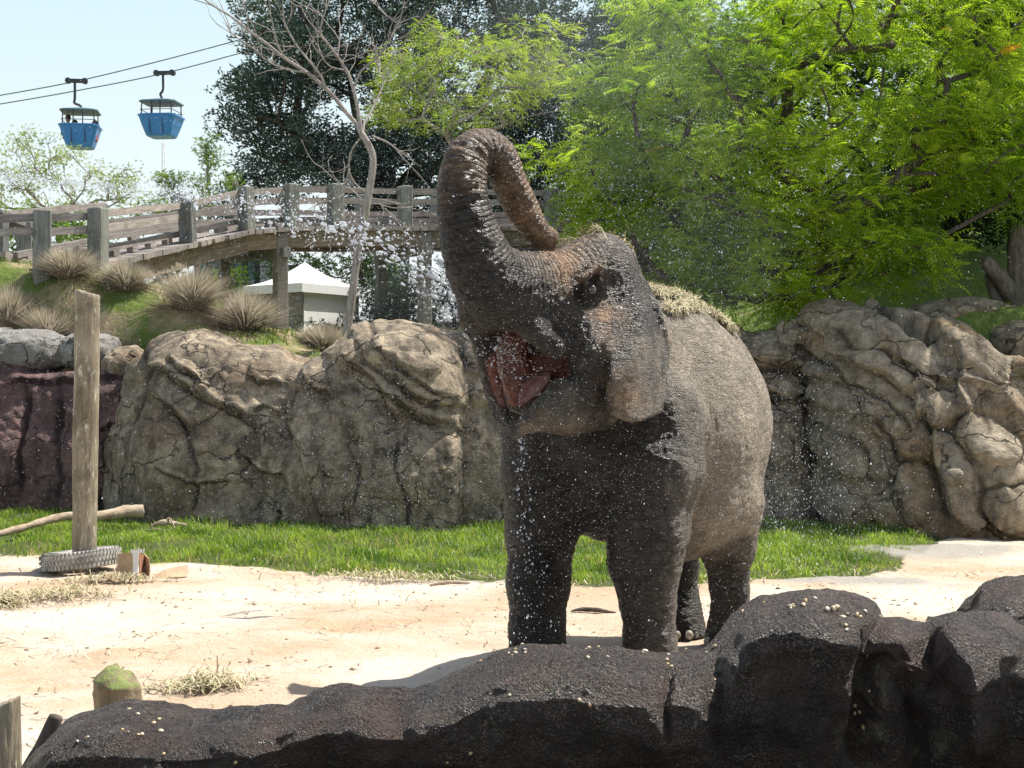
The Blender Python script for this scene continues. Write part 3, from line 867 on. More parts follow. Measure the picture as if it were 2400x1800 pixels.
# pebbles set into the crust (far below picking size: one part)
def build_pebbles():
    rng = np.random.default_rng(5)
    V = FRV.reshape(-1, 3)
    me = fr.data
    nor = np.empty(len(me.vertices) * 3, np.float32); me.vertices.foreach_get('normal', nor); nor = nor.reshape(-1, 3)
    if nor[:, 1].mean() > 0: pass
    sp = [(134,712,4,10,3),(130,733,7,14,5),(160,722,3,30,8),(525,655,7,40,6),(540,650,6,60,10),(590,652,4,30,7),(595,645,4,40,6),(630,655,4,25,6),(669,660,4,4,6),(766,603,2,2,2),(745,612,3,4,4),(790,606,9,14,5),(800,604,7,18,5),(806,601,4,5,3),
          (840,606,6,18,4),(846,616,4,8,4),(858,613,3,5,3),(847,628,3,3,3),(868,655,2,2,2),(700,655,4,20,10),(560,700,6,80,30),(420,760,8,90,20),(880,617,2,3,2),(150,760,5,60,10),(860,720,5,12,30),(95,730,4,20,10),(720,690,4,20,20)]
    px = 512 + V[:, 0] / V[:, 1] * FPX; py = 384 - (V[:, 2] - CAM_Z) / V[:, 1] * FPX
    cs_, fs_ = cube_sphere(5)
    mb = MB(); first = V[:, 1] < 6.3
    for cx, cy, n, sx, sy in sp:
        for k in range(n):
            tx, ty = cx + rng.normal() * sx * .6, cy + rng.normal() * sy * .6
            d = (px - tx) ** 2 + (py - ty) ** 2 + np.where(first, 0, 1e6)
            i = int(np.argmin(d))
            nn = nor[i] / max(1e-6, np.linalg.norm(nor[i]))
            if nn[1] > 0.3 : nn = -nn
            r = rng.uniform(.0045, .0105) * (1.35 if rng.random() < .12 else 1)
            sc = np.array([1.0, rng.uniform(.6, .95), rng.uniform(.5, .7)]) * r
            M_ = np.array(Vector(nn).to_track_quat('Z', 'Y').to_matrix()) @ np.array(Euler((0, 0, rng.uniform(0, 6))).to_matrix())
            W = (cs_ * sc) @ M_.T + V[i] + nn * r * .15
            mb.add(W, fs_, rng.random())
    s = NT('pebble')
    c = s.ramp(s.attr('tone'), [(0.0, (0.62, 0.52, 0.36)), (0.35, (0.55, 0.36, 0.13)), (0.6, (0.45, 0.36, 0.24)), (0.8, (0.66, 0.60, 0.48)), (1.0, (0.42, 0.19, 0.07))])
    m = s.done(s.principled(color=c, rough=0.3, spec=0.5))
    o = mb.build('pebbles', m, fr, smooth=True, attr='tone')
    tag(o, kind='stuff')
build_pebbles()
# ------------------------------------------------------------------ elephant (sculpted as one distance field, meshed, then folded)
import openvdb
HC = np.array([.53, 8.9]); BO = np.array([.49, 9.3])
BF = np.array([-.54, -.84]); BF = BF / np.hypot(*BF); BL = np.array([-BF[1], BF[0]])
HF = np.array([-.7071, -.7071]); HL = np.array([.7071, -.7071])
def _solve(px, O, F, L, b):
    k = (px - 512) / FPX
    a = (O[1] * k - O[0] - b * (L[0] - L[1] * k)) / (F[0] - F[1] * k)
    return O + a * F + b * L
def H_(px, py, s=0.0):
    w = _solve(px, HC, HF, HL, s); return np.array([w[0], w[1], CAM_Z - (py - 384) * w[1] / FPX])
def B_(px, py, b=0.0):
    w = _solve(px, BO, BF, BL, b); return np.array([w[0], w[1], CAM_Z - (py - 384) * w[1] / FPX])
def BA(a, b, z): w = BO + a * BF + b * BL; return np.array([w[0], w[1], z])
def HA(t, s, z): w = HC + t * HF + s * HL; return np.array([w[0], w[1], z])
def G_(px, D, z): return np.array([(px - 512) * D / FPX, D, z])

class Field:
    def __init__(s, lo, hi, h, band=0.16):
        s.lo = np.array(lo, float); s.h = h; s.band = band
        s.n = np.ceil((np.array(hi) - s.lo) / h).astype(int) + 1
        s.f = np.full(s.n, band, np.float32)
    def region(s, lo, hi, pad):
        a = np.clip(np.floor((np.asarray(lo) - pad - s.lo) / s.h).astype(int), 0, s.n)
        b = np.clip(np.ceil((np.asarray(hi) + pad - s.lo) / s.h).astype(int) + 1, 0, s.n)
        sl = tuple(slice(a[i], b[i]) for i in range(3))
        ax = [(np.arange(a[i], b[i]) * s.h + s.lo[i]).astype(np.float32) for i in range(3)]
        return sl, np.meshgrid(*ax, indexing='ij', sparse=True)
    def begin(s): s.keep = s.f; s.f = np.full(s.n, s.band, np.float32)
    def end(s, k):
        g = s.f; s.f = s.keep
        s.add(g, (slice(None),) * 3, k)
    def add(s, d, sl, k):
        f = s.f[sl]
        if k > 0:
            hh = np.clip(0.5 + 0.5 * (f - d) / k, 0, 1)
            s.f[sl] = f * (1 - hh) + d * hh - k * hh * (1 - hh)
        else: s.f[sl] = np.minimum(f, d)
    def sub(s, d, sl, k):
        f = s.f[sl]
        hh = np.clip(0.5 - 0.5 * (f + d) / k, 0, 1)
        s.f[sl] = f * (1 - hh) - d * hh + k * hh * (1 - hh)
    def cap(s, a, b, ra, rb, k=0.08, cut=False):
        a = np.asarray(a, float); b = np.asarray(b, float)
        r = max(ra, rb)
        sl, (X, Y, Z) = s.region(np.minimum(a, b) - r, np.maximum(a, b) + r, s.band)
        d = b - a; L2 = max((d ** 2).sum(), 1e-9)
        t = np.clip(((X - a[0]) * d[0] + (Y - a[1]) * d[1] + (Z - a[2]) * d[2]) / L2, 0, 1)
        q = np.sqrt((X - a[0] - t * d[0]) ** 2 + (Y - a[1] - t * d[1]) ** 2 + (Z - a[2] - t * d[2]) ** 2) - (ra + (rb - ra) * t)
        (s.sub if cut else s.add)(q, sl, k)
    def ell(s, c, ax, rad, k=0.1, cut=False):
        """ax = 3 unit axes rows, rad = 3 radii"""
        c = np.asarray(c, float); A = np.asarray(ax, float); rad = np.asarray(rad, float)
        ext = np.sqrt(((A * rad[:, None]) ** 2).sum(0))
        sl, (X, Y, Z) = s.region(c - ext, c + ext, s.band)
        u = [((X - c[0]) * A[i, 0] + (Y - c[1]) * A[i, 1] + (Z - c[2]) * A[i, 2]) for i in range(3)]
        k0 = np.sqrt(sum((u[i] / rad[i]) ** 2 for i in range(3)))
        k1 = np.sqrt(sum((u[i] / rad[i] ** 2) ** 2 for i in range(3)))
        q = k0 * (k0 - 1) / np.maximum(k1, 1e-6)
        (s.sub if cut else s.add)(q, sl, k)
    def sph(s, c, r, k=0.08, cut=False): s.cap(c, c, r, r, k, cut)
    def mesh(s):
        g = openvdb.FloatGrid(); g.background = s.band
        g.copyFromArray(np.ascontiguousarray(s.f), tolerance=0)
        g.transform = openvdb.createLinearTransform(voxelSize=s.h)
        pts, tris, quads = g.convertToPolygons(isovalue=0.0, adaptivity=0.0)
        return np.array(pts, float) + s.lo, np.array(quads, np.int32)

BAX = np.array([[BF[0], BF[1], 0], [BL[0], BL[1], 0], [0, 0, 1.0]])
HAX = np.array([[HF[0], HF[1], 0], [HL[0], HL[1], 0], [0, 0, 1.0]])
def tilt(ax, ang):
    """rotate the forward/up pair of an axis set: forward pitched up by ang"""
    f, l, u = ax; c, s_ = math.cos(ang), math.sin(ang)
    return np.array([f * c + u * s_, l, -f * s_ + u * c])

def build_elephant():
    F = Field((-.75, 7.6, -.02), (2.35, 11.9, 3.45), 0.0152)
    # torso
    F.ell(BA(-.30, 0, 1.58), BAX, (.56, .50, .74), .12)
    F.ell(BA(-.95, .02, 1.56), BAX, (.82, .63, .86), .2)
    F.ell(BA(-1.55, .0, 1.56), BAX, (.60, .50, .72), .2)
    F.ell(BA(-.62, 0, 2.18), BAX, (.55, .26, .27), .22)        # withers
    F.ell(BA(-1.4, 0, 2.12), BAX, (.6, .2, .22), .2)
    F.ell(BA(-1.05, .05, 1.05), BAX, (.70, .50, .38), .15)       # belly
    # neck
    F.cap(BA(-.25, 0, 2.02), HA(-.05, -.02, 2.32), .42, .31, .15)
    F.cap(BA(-.10, 0.02, 1.75), HA(.02, 0, 2.16), .36, .24, .10)
    # front legs
    for pts in ([(548,425,9.50,.30), (545,480,9.46,.27), (541,530,9.45,.222), (538,580,9.44,.198), (537,630,9.44,.172), (537,664,9.44,.182), (537,678,9.44,.215)],
                [(652,420,9.30,.34), (655,470,9.18,.295), (648,525,9.12,.25), (644,560,9.10,.222), (648,600,9.10,.168), (650,640,9.10,.158), (650,672,9.10,.185), (651,684,9.08,.215)]):
        Q = [P(x, y, D) for x, y, D, r in pts]
        for i in range(len(Q) - 1): F.cap(Q[i], Q[i + 1], pts[i][3], pts[i + 1][3], .07)
    # hind legs
    for pts in ([(712,455,10.50,.36), (724,505,10.42,.265), (728,545,10.42,.185), (729,585,10.45,.125), (730,615,10.45,.125), (731,636,10.45,.165), (731,646,10.42,.18)],
                [(665,455,10.9,.36), (672,520,10.85,.25), (677,565,10.85,.15), (679,600,10.85,.13), (681,622,10.82,.15), (682,634,10.82,.185)]):
        Q = [P(x, y, D) for x, y, D, r in pts]
        for i in range(len(Q) - 1): F.cap(Q[i], Q[i + 1], pts[i][3], pts[i + 1][3], .09)
    # flatten soles later by the floor; toenails
    # tail
    F.cap(BA(-2.2, 0, 1.9), BA(-2.42, .05, 1.4), .06, .035, .06); F.cap(BA(-2.42, .05, 1.4), BA(-2.36, .08, .85), .035, .02, .03)
    # skull
    F.ell(H_(602, 276, .10), tilt(HAX, .5), (.27, .20, .255), .08)
    F.ell(H_(594, 276, -.12), tilt(HAX, .5), (.27, .20, .255), .10)
    F.ell(H_(584, 316, 0), tilt(HAX, .9), (.36, .30, .30), .12)
    F.cap(H_(575, 290, 0), H_(520, 296, 0), .25, .215, .10)     # forehead to trunk root
    F.cap(H_(560, 312, .10), H_(503, 304, .03), .17, .15, .10)
    F.cap(H_(556, 314, -.12), H_(500, 306, -.05), .17, .16, .10)
    # cheeks
    F.ell(H_(590, 346, .20), tilt(HAX, 1.1), (.24, .14, .20), .09)
    F.cap(H_(602, 330, .16), H_(596, 402, .13), .17, .15, .10)
    F.cap(H_(556, 330, -.20), H_(540, 392, -.16), .16, .14, .10)
    F.cap(H_(505, 330, -.22), H_(520, 400, -.19), .10, .09, .08)
    F.cap(H_(478, 312, -.12), H_(505, 330, -.22), .12, .09, .08)
    F.cap(H_(478, 322, -.14), H_(492, 385, -.20), .08, .055, .06)    # far lip corner
    F.cap(H_(492, 385, -.20), H_(504, 414, -.10), .05, .032, .04); F.cap(H_(504, 414, -.10), H_(514, 430, -.02), .032, .028, .03)
    F.cap(H_(535, 330, .17), H_(556, 348, .20), .085, .07, .06)      # near lip fold
    F.sph(H_(578, 364, .36), .11, .08, cut=True)
    F.cap(H_(588, 404, .14), H_(558, 410, .13), .145, .115, .04)
    F.cap(H_(566, 410, .10), H_(534, 420, .04), .110, .065, .03)
    F.cap(H_(588, 392, .15), H_(562, 392, .17), .10, .075, .05); F.cap(H_(562, 392, .17), H_(540, 408, .11), .075, .055, .03); F.cap(H_(540, 408, .11), H_(525, 422, .04), .055, .040, .02)
    # lower jaw
    F.cap(H_(592, 392, .05), H_(566, 404, .04), .20, .165, .09)
    F.cap(H_(566, 406, .05), H_(540, 414, .02), .145, .085, .06)
    F.cap(H_(545, 412, .02), H_(527, 424, .01), .085, .050, .04); F.cap(H_(527, 424, .01), H_(515, 436, .0), .052, .026, .02)
    F.cap(H_(575, 400, -.12), H_(535, 418, -.05), .14, .07, .06)
    Fpre = F.f.copy()
    # mouth
    F.cap(H_(503, 395, .0), H_(536, 362, .02), .095, .125, .03, cut=True)
    F.cap(H_(498, 355, -.0), H_(532, 342, .04), .09, .12, .03, cut=True); F.cap(H_(494, 342, .0), H_(530, 334, .02), .06, .085, .03, cut=True)
    F.cap(H_(512, 410, .0), H_(536, 386, .0), .05, .085, .03, cut=True)
    F.cap(H_(478, 400, .05), H_(508, 392, .03), .09, .075, .02, cut=True)
    # trunk
    tp = [(533,290,.0,.245), (505,288,.0,.235), (485,274,0,.210), (474,250,0,.188), (467,226,0,.166), (463,200,0,.148), (463,180,0,.140), (468,161,.0,.132), (481,150,.01,.122), (497,158,.03,.114),
          (508,178,.045,.104), (518,200,.05,.096), (527,217,.05,.088), (537,231,.05,.080), (547,238,.05,.072)]
    T = np.array([np.append(H_(x, y, s), r) for x, y, s, r in tp])
    T = catmull(T, 90)
    F.begin()
    for i in range(len(T) - 1): F.cap(T[i, :3], T[i + 1, :3], T[i, 3], T[i + 1, 3], 0)
    F.end(.045)
    tipd = (T[-1, :3] - T[-4, :3]); tipd /= np.linalg.norm(tipd)
    F.sph(T[-1, :3] + tipd * .045 + [0, 0, .03], .035, .03)
    F.sph(T[-1, :3] + tipd * .05 + [0, 0, -.02], .028, .03)
    F.sph(T[-1, :3] + tipd * .075, .022, .02, cut=True)
    # throat groove under the jaw
    F.cap(H_(612, 440, .20), H_(575, 450, .12), .07, .07, .04, cut=True); F.cap(H_(575, 450, .12), H_(530, 446, .02), .07, .05, .04, cut=True)
    # brow, eye hollow
    E0 = H_(587, 288, .0)
    def eye(sg):
        e = H_(586, 290, .25 * sg) if sg > 0 else H_(532, 290, -.25)
        F.ell(e + np.append(HL, 0) * sg * .035, tilt(HAX, 1.2), (.14, .085, .105), .04, cut=True)
        F.cap(e + np.append(HL * sg * .03 + HF * .085, .06), e + np.append(HL * sg * .05 - HF * .05, .125), .036, .038, .022)
        F.cap(e + np.append(HL * sg * .05 - HF * .05, .125), e + np.append(HL * sg * .035 - HF * .14, .0), .038, .03, .022)
        F.sph(e + np.append(HL * sg * -.008, 0), .064, .02)
        for zz_, rr_ in ((.034, .014), (-.030, .014), (-.052, .012)):
            F.cap(e + np.append(HL * sg * .038 + HF * .05, zz_ * .6), e + np.append(HL * sg * .048 - HF * .01, zz_), rr_, rr_, .012); F.cap(e + np.append(HL * sg * .048 - HF * .01, zz_), e + np.append(HL * sg * .036 - HF * .06, zz_ * .5), rr_, rr_, .012)
        F.cap(e + np.append(HL * sg * .042 + HF * .03, -.020), e + np.append(HL * sg * .045 - HF * .04, -.012), .013, .013, .02)
        return e
    eL = eye(1); eR = eye(-1)
    # temple hollow
    F.ell(H_(614, 290, .34), tilt(HAX, .8), (.10, .05, .13), .08, cut=True)
    # ears
    def patch(rows, r, nu=22, nv=18, edge=None):
        R_ = np.array([[P(x, y, D) for x, y, D in row] for row in rows])
        g = np.stack([catmull(R_[:, j], nu) for j in range(R_.shape[1])], 1)
        g = np.stack([catmull(g[i], nv) for i in range(nu)], 0)
        F.begin()
        for i in range(nu):
            for j in range(nv):
                rr = r * (1.0 - .3 * (j / (nv - 1)))
                F.sph(g[i, j], rr, .006)
        F.end(.03)
        return g
    eg = patch([[(630,276,8.92), (638,278,8.90), (646,288,9.00)],
                [(624,312,8.66), (642,312,8.60), (658,322,8.78)],
                [(614,350,8.45), (640,350,8.50), (665,360,8.78)],
                [(608,385,8.38), (635,388,8.46), (664,388,8.74)],
                [(607,410,8.38), (632,420,8.46), (661,412,8.74)]], .021, 56, 44)
    rim = catmull([P(640,286,8.85), P(652,300,8.80), P(661,322,8.76), P(666,345,8.80), P(665,368,8.80)], 30)
    for q in rim: F.sph(q, .026, .012)
    patch([[(500,300,9.5), (492,305,9.62), (486,318,9.72)],
           [(500,340,9.35), (486,345,9.45), (478,355,9.6)],
           [(503,380,9.3), (492,385,9.4), (484,390,9.5)],
           [(512,420,9.3), (503,424,9.35), (497,420,9.4)]], .024, 34, 22)
    # floor cut keeps soles flat
    z = (np.arange(F.n[2]) * F.h + F.lo[2])
    F.f = np.maximum(F.f, (0.012 - z)[None, None, :].astype(np.float32))
    V, Q = F.mesh()
    # smooth a little (2 laplacian passes on quad grid)
    def edges(Q): return np.concatenate([Q[:, [0, 1]], Q[:, [1, 2]], Q[:, [2, 3]], Q[:, [3, 0]]])
    E = edges(Q)
    cnt = np.bincount(E.reshape(-1), minlength=len(V)).astype(float)
    def smooth(V, it, lam=.5):
        for _ in range(it):
            acc = np.stack([np.bincount(E[:, 0], V[E[:, 1], k], len(V)) + np.bincount(E[:, 1], V[E[:, 0], k], len(V)) for k in range(3)], 1)
            V = V + lam * (acc / cnt[:, None] - V)
        return V
    V = smooth(V, 3)
    V0 = V.copy()
    def normals(V):
        n = np.cross(V[Q[:, 2]] - V[Q[:, 0]], V[Q[:, 3]] - V[Q[:, 1]])
        N = np.stack([sum(np.bincount(Q[:, c], n[:, k], len(V)) for c in range(4)) for k in range(3)], 1)
        return N / np.maximum(np.linalg.norm(N, axis=1, keepdims=True), 1e-12)
    N = normals(V)
    ctr = BA(-.9, 0, 1.5)
    if ((V - ctr) * N).sum(1).mean() < 0: Q = Q[:, ::-1]; N = -N
    # ---- masks
    hx = (V[:, :2] - HC) @ HF; hs = (V[:, :2] - HC) @ HL
    ba = (V[:, :2] - BO) @ BF; bb = (V[:, :2] - BO) @ BL
    z = V[:, 2]
    # nearest trunk sample
    ring = np.zeros(len(V)); rm = np.zeros(len(V)); dm = np.full(len(V), 9.0)
    Ls = np.concatenate([[0], np.cumsum(np.linalg.norm(np.diff(T[:, :3], axis=0), axis=1))])
    cand = np.where((hx > .15) & (z > 2.0))[0]
    for i in range(len(T)):
        d = np.linalg.norm(V[cand] - T[i, :3], axis=1) - T[i, 3]
        m = d < dm[cand]
        dm[cand] = np.where(m, d, dm[cand]); ring[cand] = np.where(m, Ls[i] + 0 * d, ring[cand])
    # continuous arc coordinate: refine with projection on local tangent
    tt = np.gradient(T[:, :3], axis=0); tt /= np.linalg.norm(tt, axis=1, keepdims=True)
    idx = np.clip(np.searchsorted(Ls, ring), 0, len(T) - 1)
    ring = ring + ((V - T[idx, :3]) * tt[idx]).sum(1)
    rm = np.clip(1 - dm / .05, 0, 1) * (dm < 9)
    # the forehead shares the folds of the trunk root
    fh = np.exp(-(((hx - .42) / .22) ** 2)) * sstep(2.25, 2.45, z) * (np.abs(hs) < .34)
    rm = np.maximum(rm, fh * .9)
    # ---- geometry folds
    def ad(freq, amp, octv=3, s_=0.0): return amp * fbm(V * freq + s_, octv)
    disp = ad(2.2, .014, 3) + ad(7, .004, 3, 4)
    for (sc_, am, wd) in (((4, 4, 12), .0065, .07), ((8, 8, 22), .0042, .08), ((14, 14, 6), .0026, .06)):
        wv = fbm(V * np.array(sc_, float) + .5 * fbm(V * 3, 2)[:, None], 2); disp -= am * np.exp(-(wv / wd) ** 2)
    disp += rm * (-.006 * np.abs(np.sin(np.pi * ring / .048 + 1.6 * fbm(V * 5, 2))) ** .5 * 1.0 + .004)
    legm = sstep(1.25, .85, z) * (z > -.1)
    zz = z + .04 * fbm(V * np.array([6, 6, 2.0]), 3)
    disp += legm * (-.0075) * (1 - np.abs(np.sin(np.pi * zz / .062))) ** 3 * (0.4 + .6 * sstep(-.1, .3, fbm(V * 3 + 8, 2)))
    # slack folds between foreleg and flank, hanging skin
    vf = np.sin((ba * 26) + 3 * fbm(V * 2.5 + 3, 2))
    disp += .008 * vf * np.exp(-((ba + .15) / .25) ** 2) * sstep(.8, 1.2, z) * sstep(2.0, 1.6, z)
    # cheek / neck vertical folds
    earm = sstep(8.95, 8.8, V[:, 1]) * sstep(600, 608, 512 + V[:, 0] / V[:, 1] * FPX) * sstep(2.25, 2.1, z) * sstep(1.6, 1.66, z) * (hx < .35)
    disp *= (1 - .55 * earm)
    nf = (1 - earm) * np.sin(hx * 60 + 5 * fbm(V * 3 + 6, 2))
    disp += .006 * nf * np.exp(-((hx - .02) / .22) ** 2) * sstep(2.3, 2.1, z) * sstep(1.3, 1.6, z) * (hs > .05)
    V = V + N * disp[:, None]
    # ---- colour masks: pigment, and painted light and shade
    gi = np.clip(np.round((V0 - F.lo) / F.h).astype(int), 0, F.n - 1)
    pre = Fpre[gi[:, 0], gi[:, 1], gi[:, 2]]
    mouth = sstep(-.012, -.040, pre) * (np.linalg.norm(V0 - H_(524, 372, 0.0), axis=1) < .36)
    cvp = np.array([H_(514, 378, -.02), H_(528, 352, .0), H_(545, 358, .0), H_(556, 356, .0)])
    dd_ = np.full(len(V), 9.0); inn = np.zeros(len(V))
    for q_ in cvp:
        w_ = q_ - V0; dl = np.linalg.norm(w_, axis=1); fac = (w_ * N).sum(1) / np.maximum(dl, 1e-6); m_ = dl < dd_
        dd_ = np.where(m_, dl, dd_); inn = np.where(m_, fac, inn)
    mouth = np.maximum(mouth, sstep(.20, .16, dd_) * sstep(.02, .3, inn))
    for q_ in catmull([H_(501, 340, -.20), H_(503, 355, -.20), H_(508, 375, -.19), H_(516, 396, -.15)], 12):
        mouth = np.maximum(mouth, sstep(.085, .06, np.linalg.norm(V0 - q_, axis=1)))
    mouth *= (1 - sstep(.62, .70, (V0[:, :2] - HC) @ HF * (V0[:, 2] > 2.25)))
    fr_ = lambda c, r: np.exp(-(np.linalg.norm(V - c, axis=1) / r) ** 2)
    ns = fbm(V * 9 + 2, 3)
    pink = .9 * np.exp(-(((hx - .50) / .17) ** 2)) * sstep(2.30, 2.5, z) * (np.abs(hs) < .34)
    pink = np.maximum(pink, .8 * rm * sstep(1.25, 1.5, ring))
    pink = np.maximum(pink, .55 * rm * sstep(.75, 1.0, ring) * .6)
    pink = np.maximum(pink, .9 * fr_(H_(606, 312, .30), .10)); pink = np.maximum(pink, .8 * fr_(H_(604, 335, .30), .08))
    pink = np.maximum(pink, .75 * fr_(P(625, 395, 8.40), .12)); pink = np.maximum(pink, .6 * fr_(P(645, 400, 8.42), .10))
    pink = np.maximum(pink, .1 * fr_(H_(520, 430, .02), .05)); pink = np.maximum(pink, .05 * fr_(H_(540, 408, .14), .07))  # faint paler lip rim, light put into the colour
    pink = np.clip(pink * 1.15 + .30 * ns, 0, 1) * (pink > .04)
    dry = sstep(-.15, -.55, ba) * sstep(.5, 1.0, z)
    dry = np.maximum(dry, sstep(.0, -.25, ba) * sstep(1.5, 2.0, z))
    dry = np.clip(dry, 0, 1) * (bb > -.9) * (1 - sstep(-.2, .1, hx))
    dry = np.maximum(dry, .26 * sstep(.0, .7, N[:, 2]) * sstep(2.2, 2.6, z))  # high upward faces painted lighter, sunlight put into the colour
    dry = np.maximum(dry, .45 * sstep(.42, .7, bb) * sstep(.2, -.1, ba))
    earm = sstep(8.9, 8.8, V[:, 1]) * sstep(.0, .06, (V[:, 0] / V[:, 1]) * FPX / 100 - .94) * sstep(2.2, 2.1, z) * sstep(1.6, 1.66, z) * (hx < .35)
    dry = np.maximum(dry, (.42 + .5 * fbm(V * np.array([14, 14, 3.0]), 2)) * earm)  # ear painted lighter in streaks, as if lit
    dry = np.maximum(dry, .42 * fr_(H_(560, 412, .16), .17) + .5 * fr_(H_(522, 430, .02), .07))  # jaw and lip tip painted lighter, as if light caught them
    dry = np.clip(dry + .25 * ns * (dry > .05), 0, 1)
    eyeD = np.minimum(np.linalg.norm(V - eL, axis=1), np.linalg.norm(V - eR, axis=1))
    dark = np.exp(-(eyeD / .135) ** 4)  # eye hollows painted darker, shade put into the colour
    # ---- skin
    s = NT('elephant_skin')
    p = s.pos()
    pk, dr, mo, eye_shade = s.attr('pink'), s.attr('dry'), s.attr('mouth'), s.attr('dark')
    rg, rmk = s.attr('ring'), s.attr('rm')
    n1 = s.noise(p, 3.0, 6, .62, .3); n2 = s.noise(p, 16, 5, .65); n3 = s.noise(p, 90, 3, .7)
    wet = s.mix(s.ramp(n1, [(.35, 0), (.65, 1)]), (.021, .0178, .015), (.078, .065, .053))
    dry_lit_c = s.mix(s.ramp(n1, [(.35, 0), (.65, 1)]), (.27, .226, .172), (.48, .405, .312))
    c = s.mix(dr, wet, dry_lit_c)  # dry and wet tones also paint lit flank against shaded front
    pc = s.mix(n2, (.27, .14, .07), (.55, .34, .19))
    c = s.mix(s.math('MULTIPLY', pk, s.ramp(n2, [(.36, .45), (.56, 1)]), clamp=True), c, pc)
    c = s.mix(s.math('MULTIPLY', eye_shade, .8), c, (.02, .018, .017))
    mc = s.mix(n2, (.12, .038, .028), (.26, .10, .07))
    c = s.mix(mo, c, mc)
    # crease network: horizontal-leaning fine wrinkles
    va = s.pos((8, 8, 24)); vb = s.pos((20, 20, 7))
    def crease(vec, sc, w=.10):
        a = s.noise(vec, sc, 3, .55, .9)
        a = s.math('ABSOLUTE', s.math('SUBTRACT', a, .5))
        return s.ramp(a, [(0.0, 0.0), (w, 1.0)])
    k1 = crease(va, 1.0, .07); k2 = crease(vb, 1.0, .05); k3 = crease(s.pos((50, 50, 70)), 1.0, .09)
    vd = s.node('ShaderNodeTexVoronoi', {'Vector': s.node('ShaderNodeVectorMath', {0: s.pos((1, 1, 1.5)), 1: s.node('ShaderNodeVectorMath', {0: s.node('ShaderNodeTexNoise', {'Vector': p, 'Scale': 12.0}).outputs[1], 1: (.06, .06, .06)}, operation='MULTIPLY').outputs[0]}, operation='ADD').outputs[0], 'Scale': 42.0}, feature='DISTANCE_TO_EDGE').outputs[0]
    vdr = s.ramp(vd, [(0, 0), (.10, 1)])
    rn = s.math('ADD', s.math('MULTIPLY', rg, 2 * math.pi / .030), s.math('MULTIPLY', s.noise(p, 7, 3), 7.0))
    rr = s.math('POWER', s.math('ABSOLUTE', s.math('SINE', s.math('MULTIPLY', rn, .5))), .45)
    h = s.math('ADD', s.math('MULTIPLY', k1, .7), s.math('MULTIPLY', k2, .35))
    h = s.math('ADD', h, s.math('MULTIPLY', k3, .14))
    h = s.math('ADD', h, s.math('MULTIPLY', vdr, .28))
    h = s.math('ADD', h, s.math('MULTIPLY', s.math('MULTIPLY', rr, rmk), 1.5))
    h = s.math('MULTIPLY', h, s.math('SUBTRACT', 1.0, s.math('MULTIPLY', mo, .8)))
    h = s.math('ADD', h, s.math('MULTIPLY', n3, .12))
    b = s.bump(h, 1.0, .022)
    # creases coloured darker than the skin between them
    c = s.mix(s.math('MULTIPLY', s.math('SUBTRACT', 1.0, s.math('MULTIPLY', k1, k3)), .5), c, s.mix(.6, c, (.02, .016, .012)))
    ro = s.mix(dr, s.ramp(n2, [(.3, .30), (.7, .50)]), (.8, .8, .8))
    ro = s.mix(mo, ro, (.25, .25, .25))
    M_SKIN = s.done(s.principled(color=c, rough=ro, normal=b, spec=.45))
    base = np.array([BO[0], BO[1], 0.0])
    root = empty('elephant', base)
    tag(root, 'wet grey elephant with its trunk curled back over its forehead and mouth wide open', 'elephant')
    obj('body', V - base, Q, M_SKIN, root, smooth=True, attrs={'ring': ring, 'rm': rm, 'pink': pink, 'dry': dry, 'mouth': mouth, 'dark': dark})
    # eyes
    sv, sf = cube_sphere(16)
    e = NT('eye'); em = e.done(e.principled(color=(.03, .018, .012), rough=.08, spec=.7, coat=.6, coat_rough=.03))
    for q, sg in ((eL, 1), (eR, -1)):
        c_ = q + np.append(HL * sg * .040, 0)
        obj('eye', sv * .030 + c_ - base, sf, em, root, smooth=True)
    # tongue
    tm = NT('tongue'); n = tm.noise(tm.pos(), 25, 4)
    tmm = tm.done(tm.principled(color=tm.mix(n, (.15, .06, .05), (.26, .13, .11)), rough=.5, normal=tm.bump(n, .8, .02), spec=.35))
    c_, a_ = H_(533, 388, -.04), H_(519, 400, 0) - H_(541, 369, .02); a_ /= np.linalg.norm(a_)
    l_ = np.append(HL, 0); u_ = np.cross(a_, l_)
    tv = sv * (1 + .10 * fbm(sv * 2.2, 3))[:, None]; tv[:, 2] -= .35 * np.exp(-(tv[:, 1] / .22) ** 2) * (tv[:, 2] > 0); tv = a_ * (tv[:, :1] * .13) + l_ * (tv[:, 1:2] * .085 * (1 - .45 * tv[:, :1])) + u_ * (tv[:, 2:] * .040 - .02 * np.abs(tv[:, 1:2]) ** 0 * (1 - tv[:, 1:2] ** 2) * .0)
    obj('tongue', tv + c_ - base, sf, tmm, root, smooth=True)
    # toenails
    sv, sf = cube_sphere(8)
    nm = mat_plain('toenail', (.30, .26, .21), .5, var=.2)
    for (px, D, r) in ((537, 9.44, .215), (651, 9.08, .215), (731, 10.42, .18), (682, 10.82, .185)):
        c0 = G_(px, D, .055)
        for k in range(4):
            an = math.atan2(BF[1], BF[0]) + (-.75 + .5 * k)
            q = c0 + np.array([math.cos(an) * r * .97, math.sin(an) * r * .97, 0])
            obj('toenail', sv * [.030, .030, .034] + q - base, sf, nm, root, smooth=True)
    return root, V, N, T, eg
EL_ROOT, EL_V, EL_N, EL_T, EL_EAR = build_elephant()
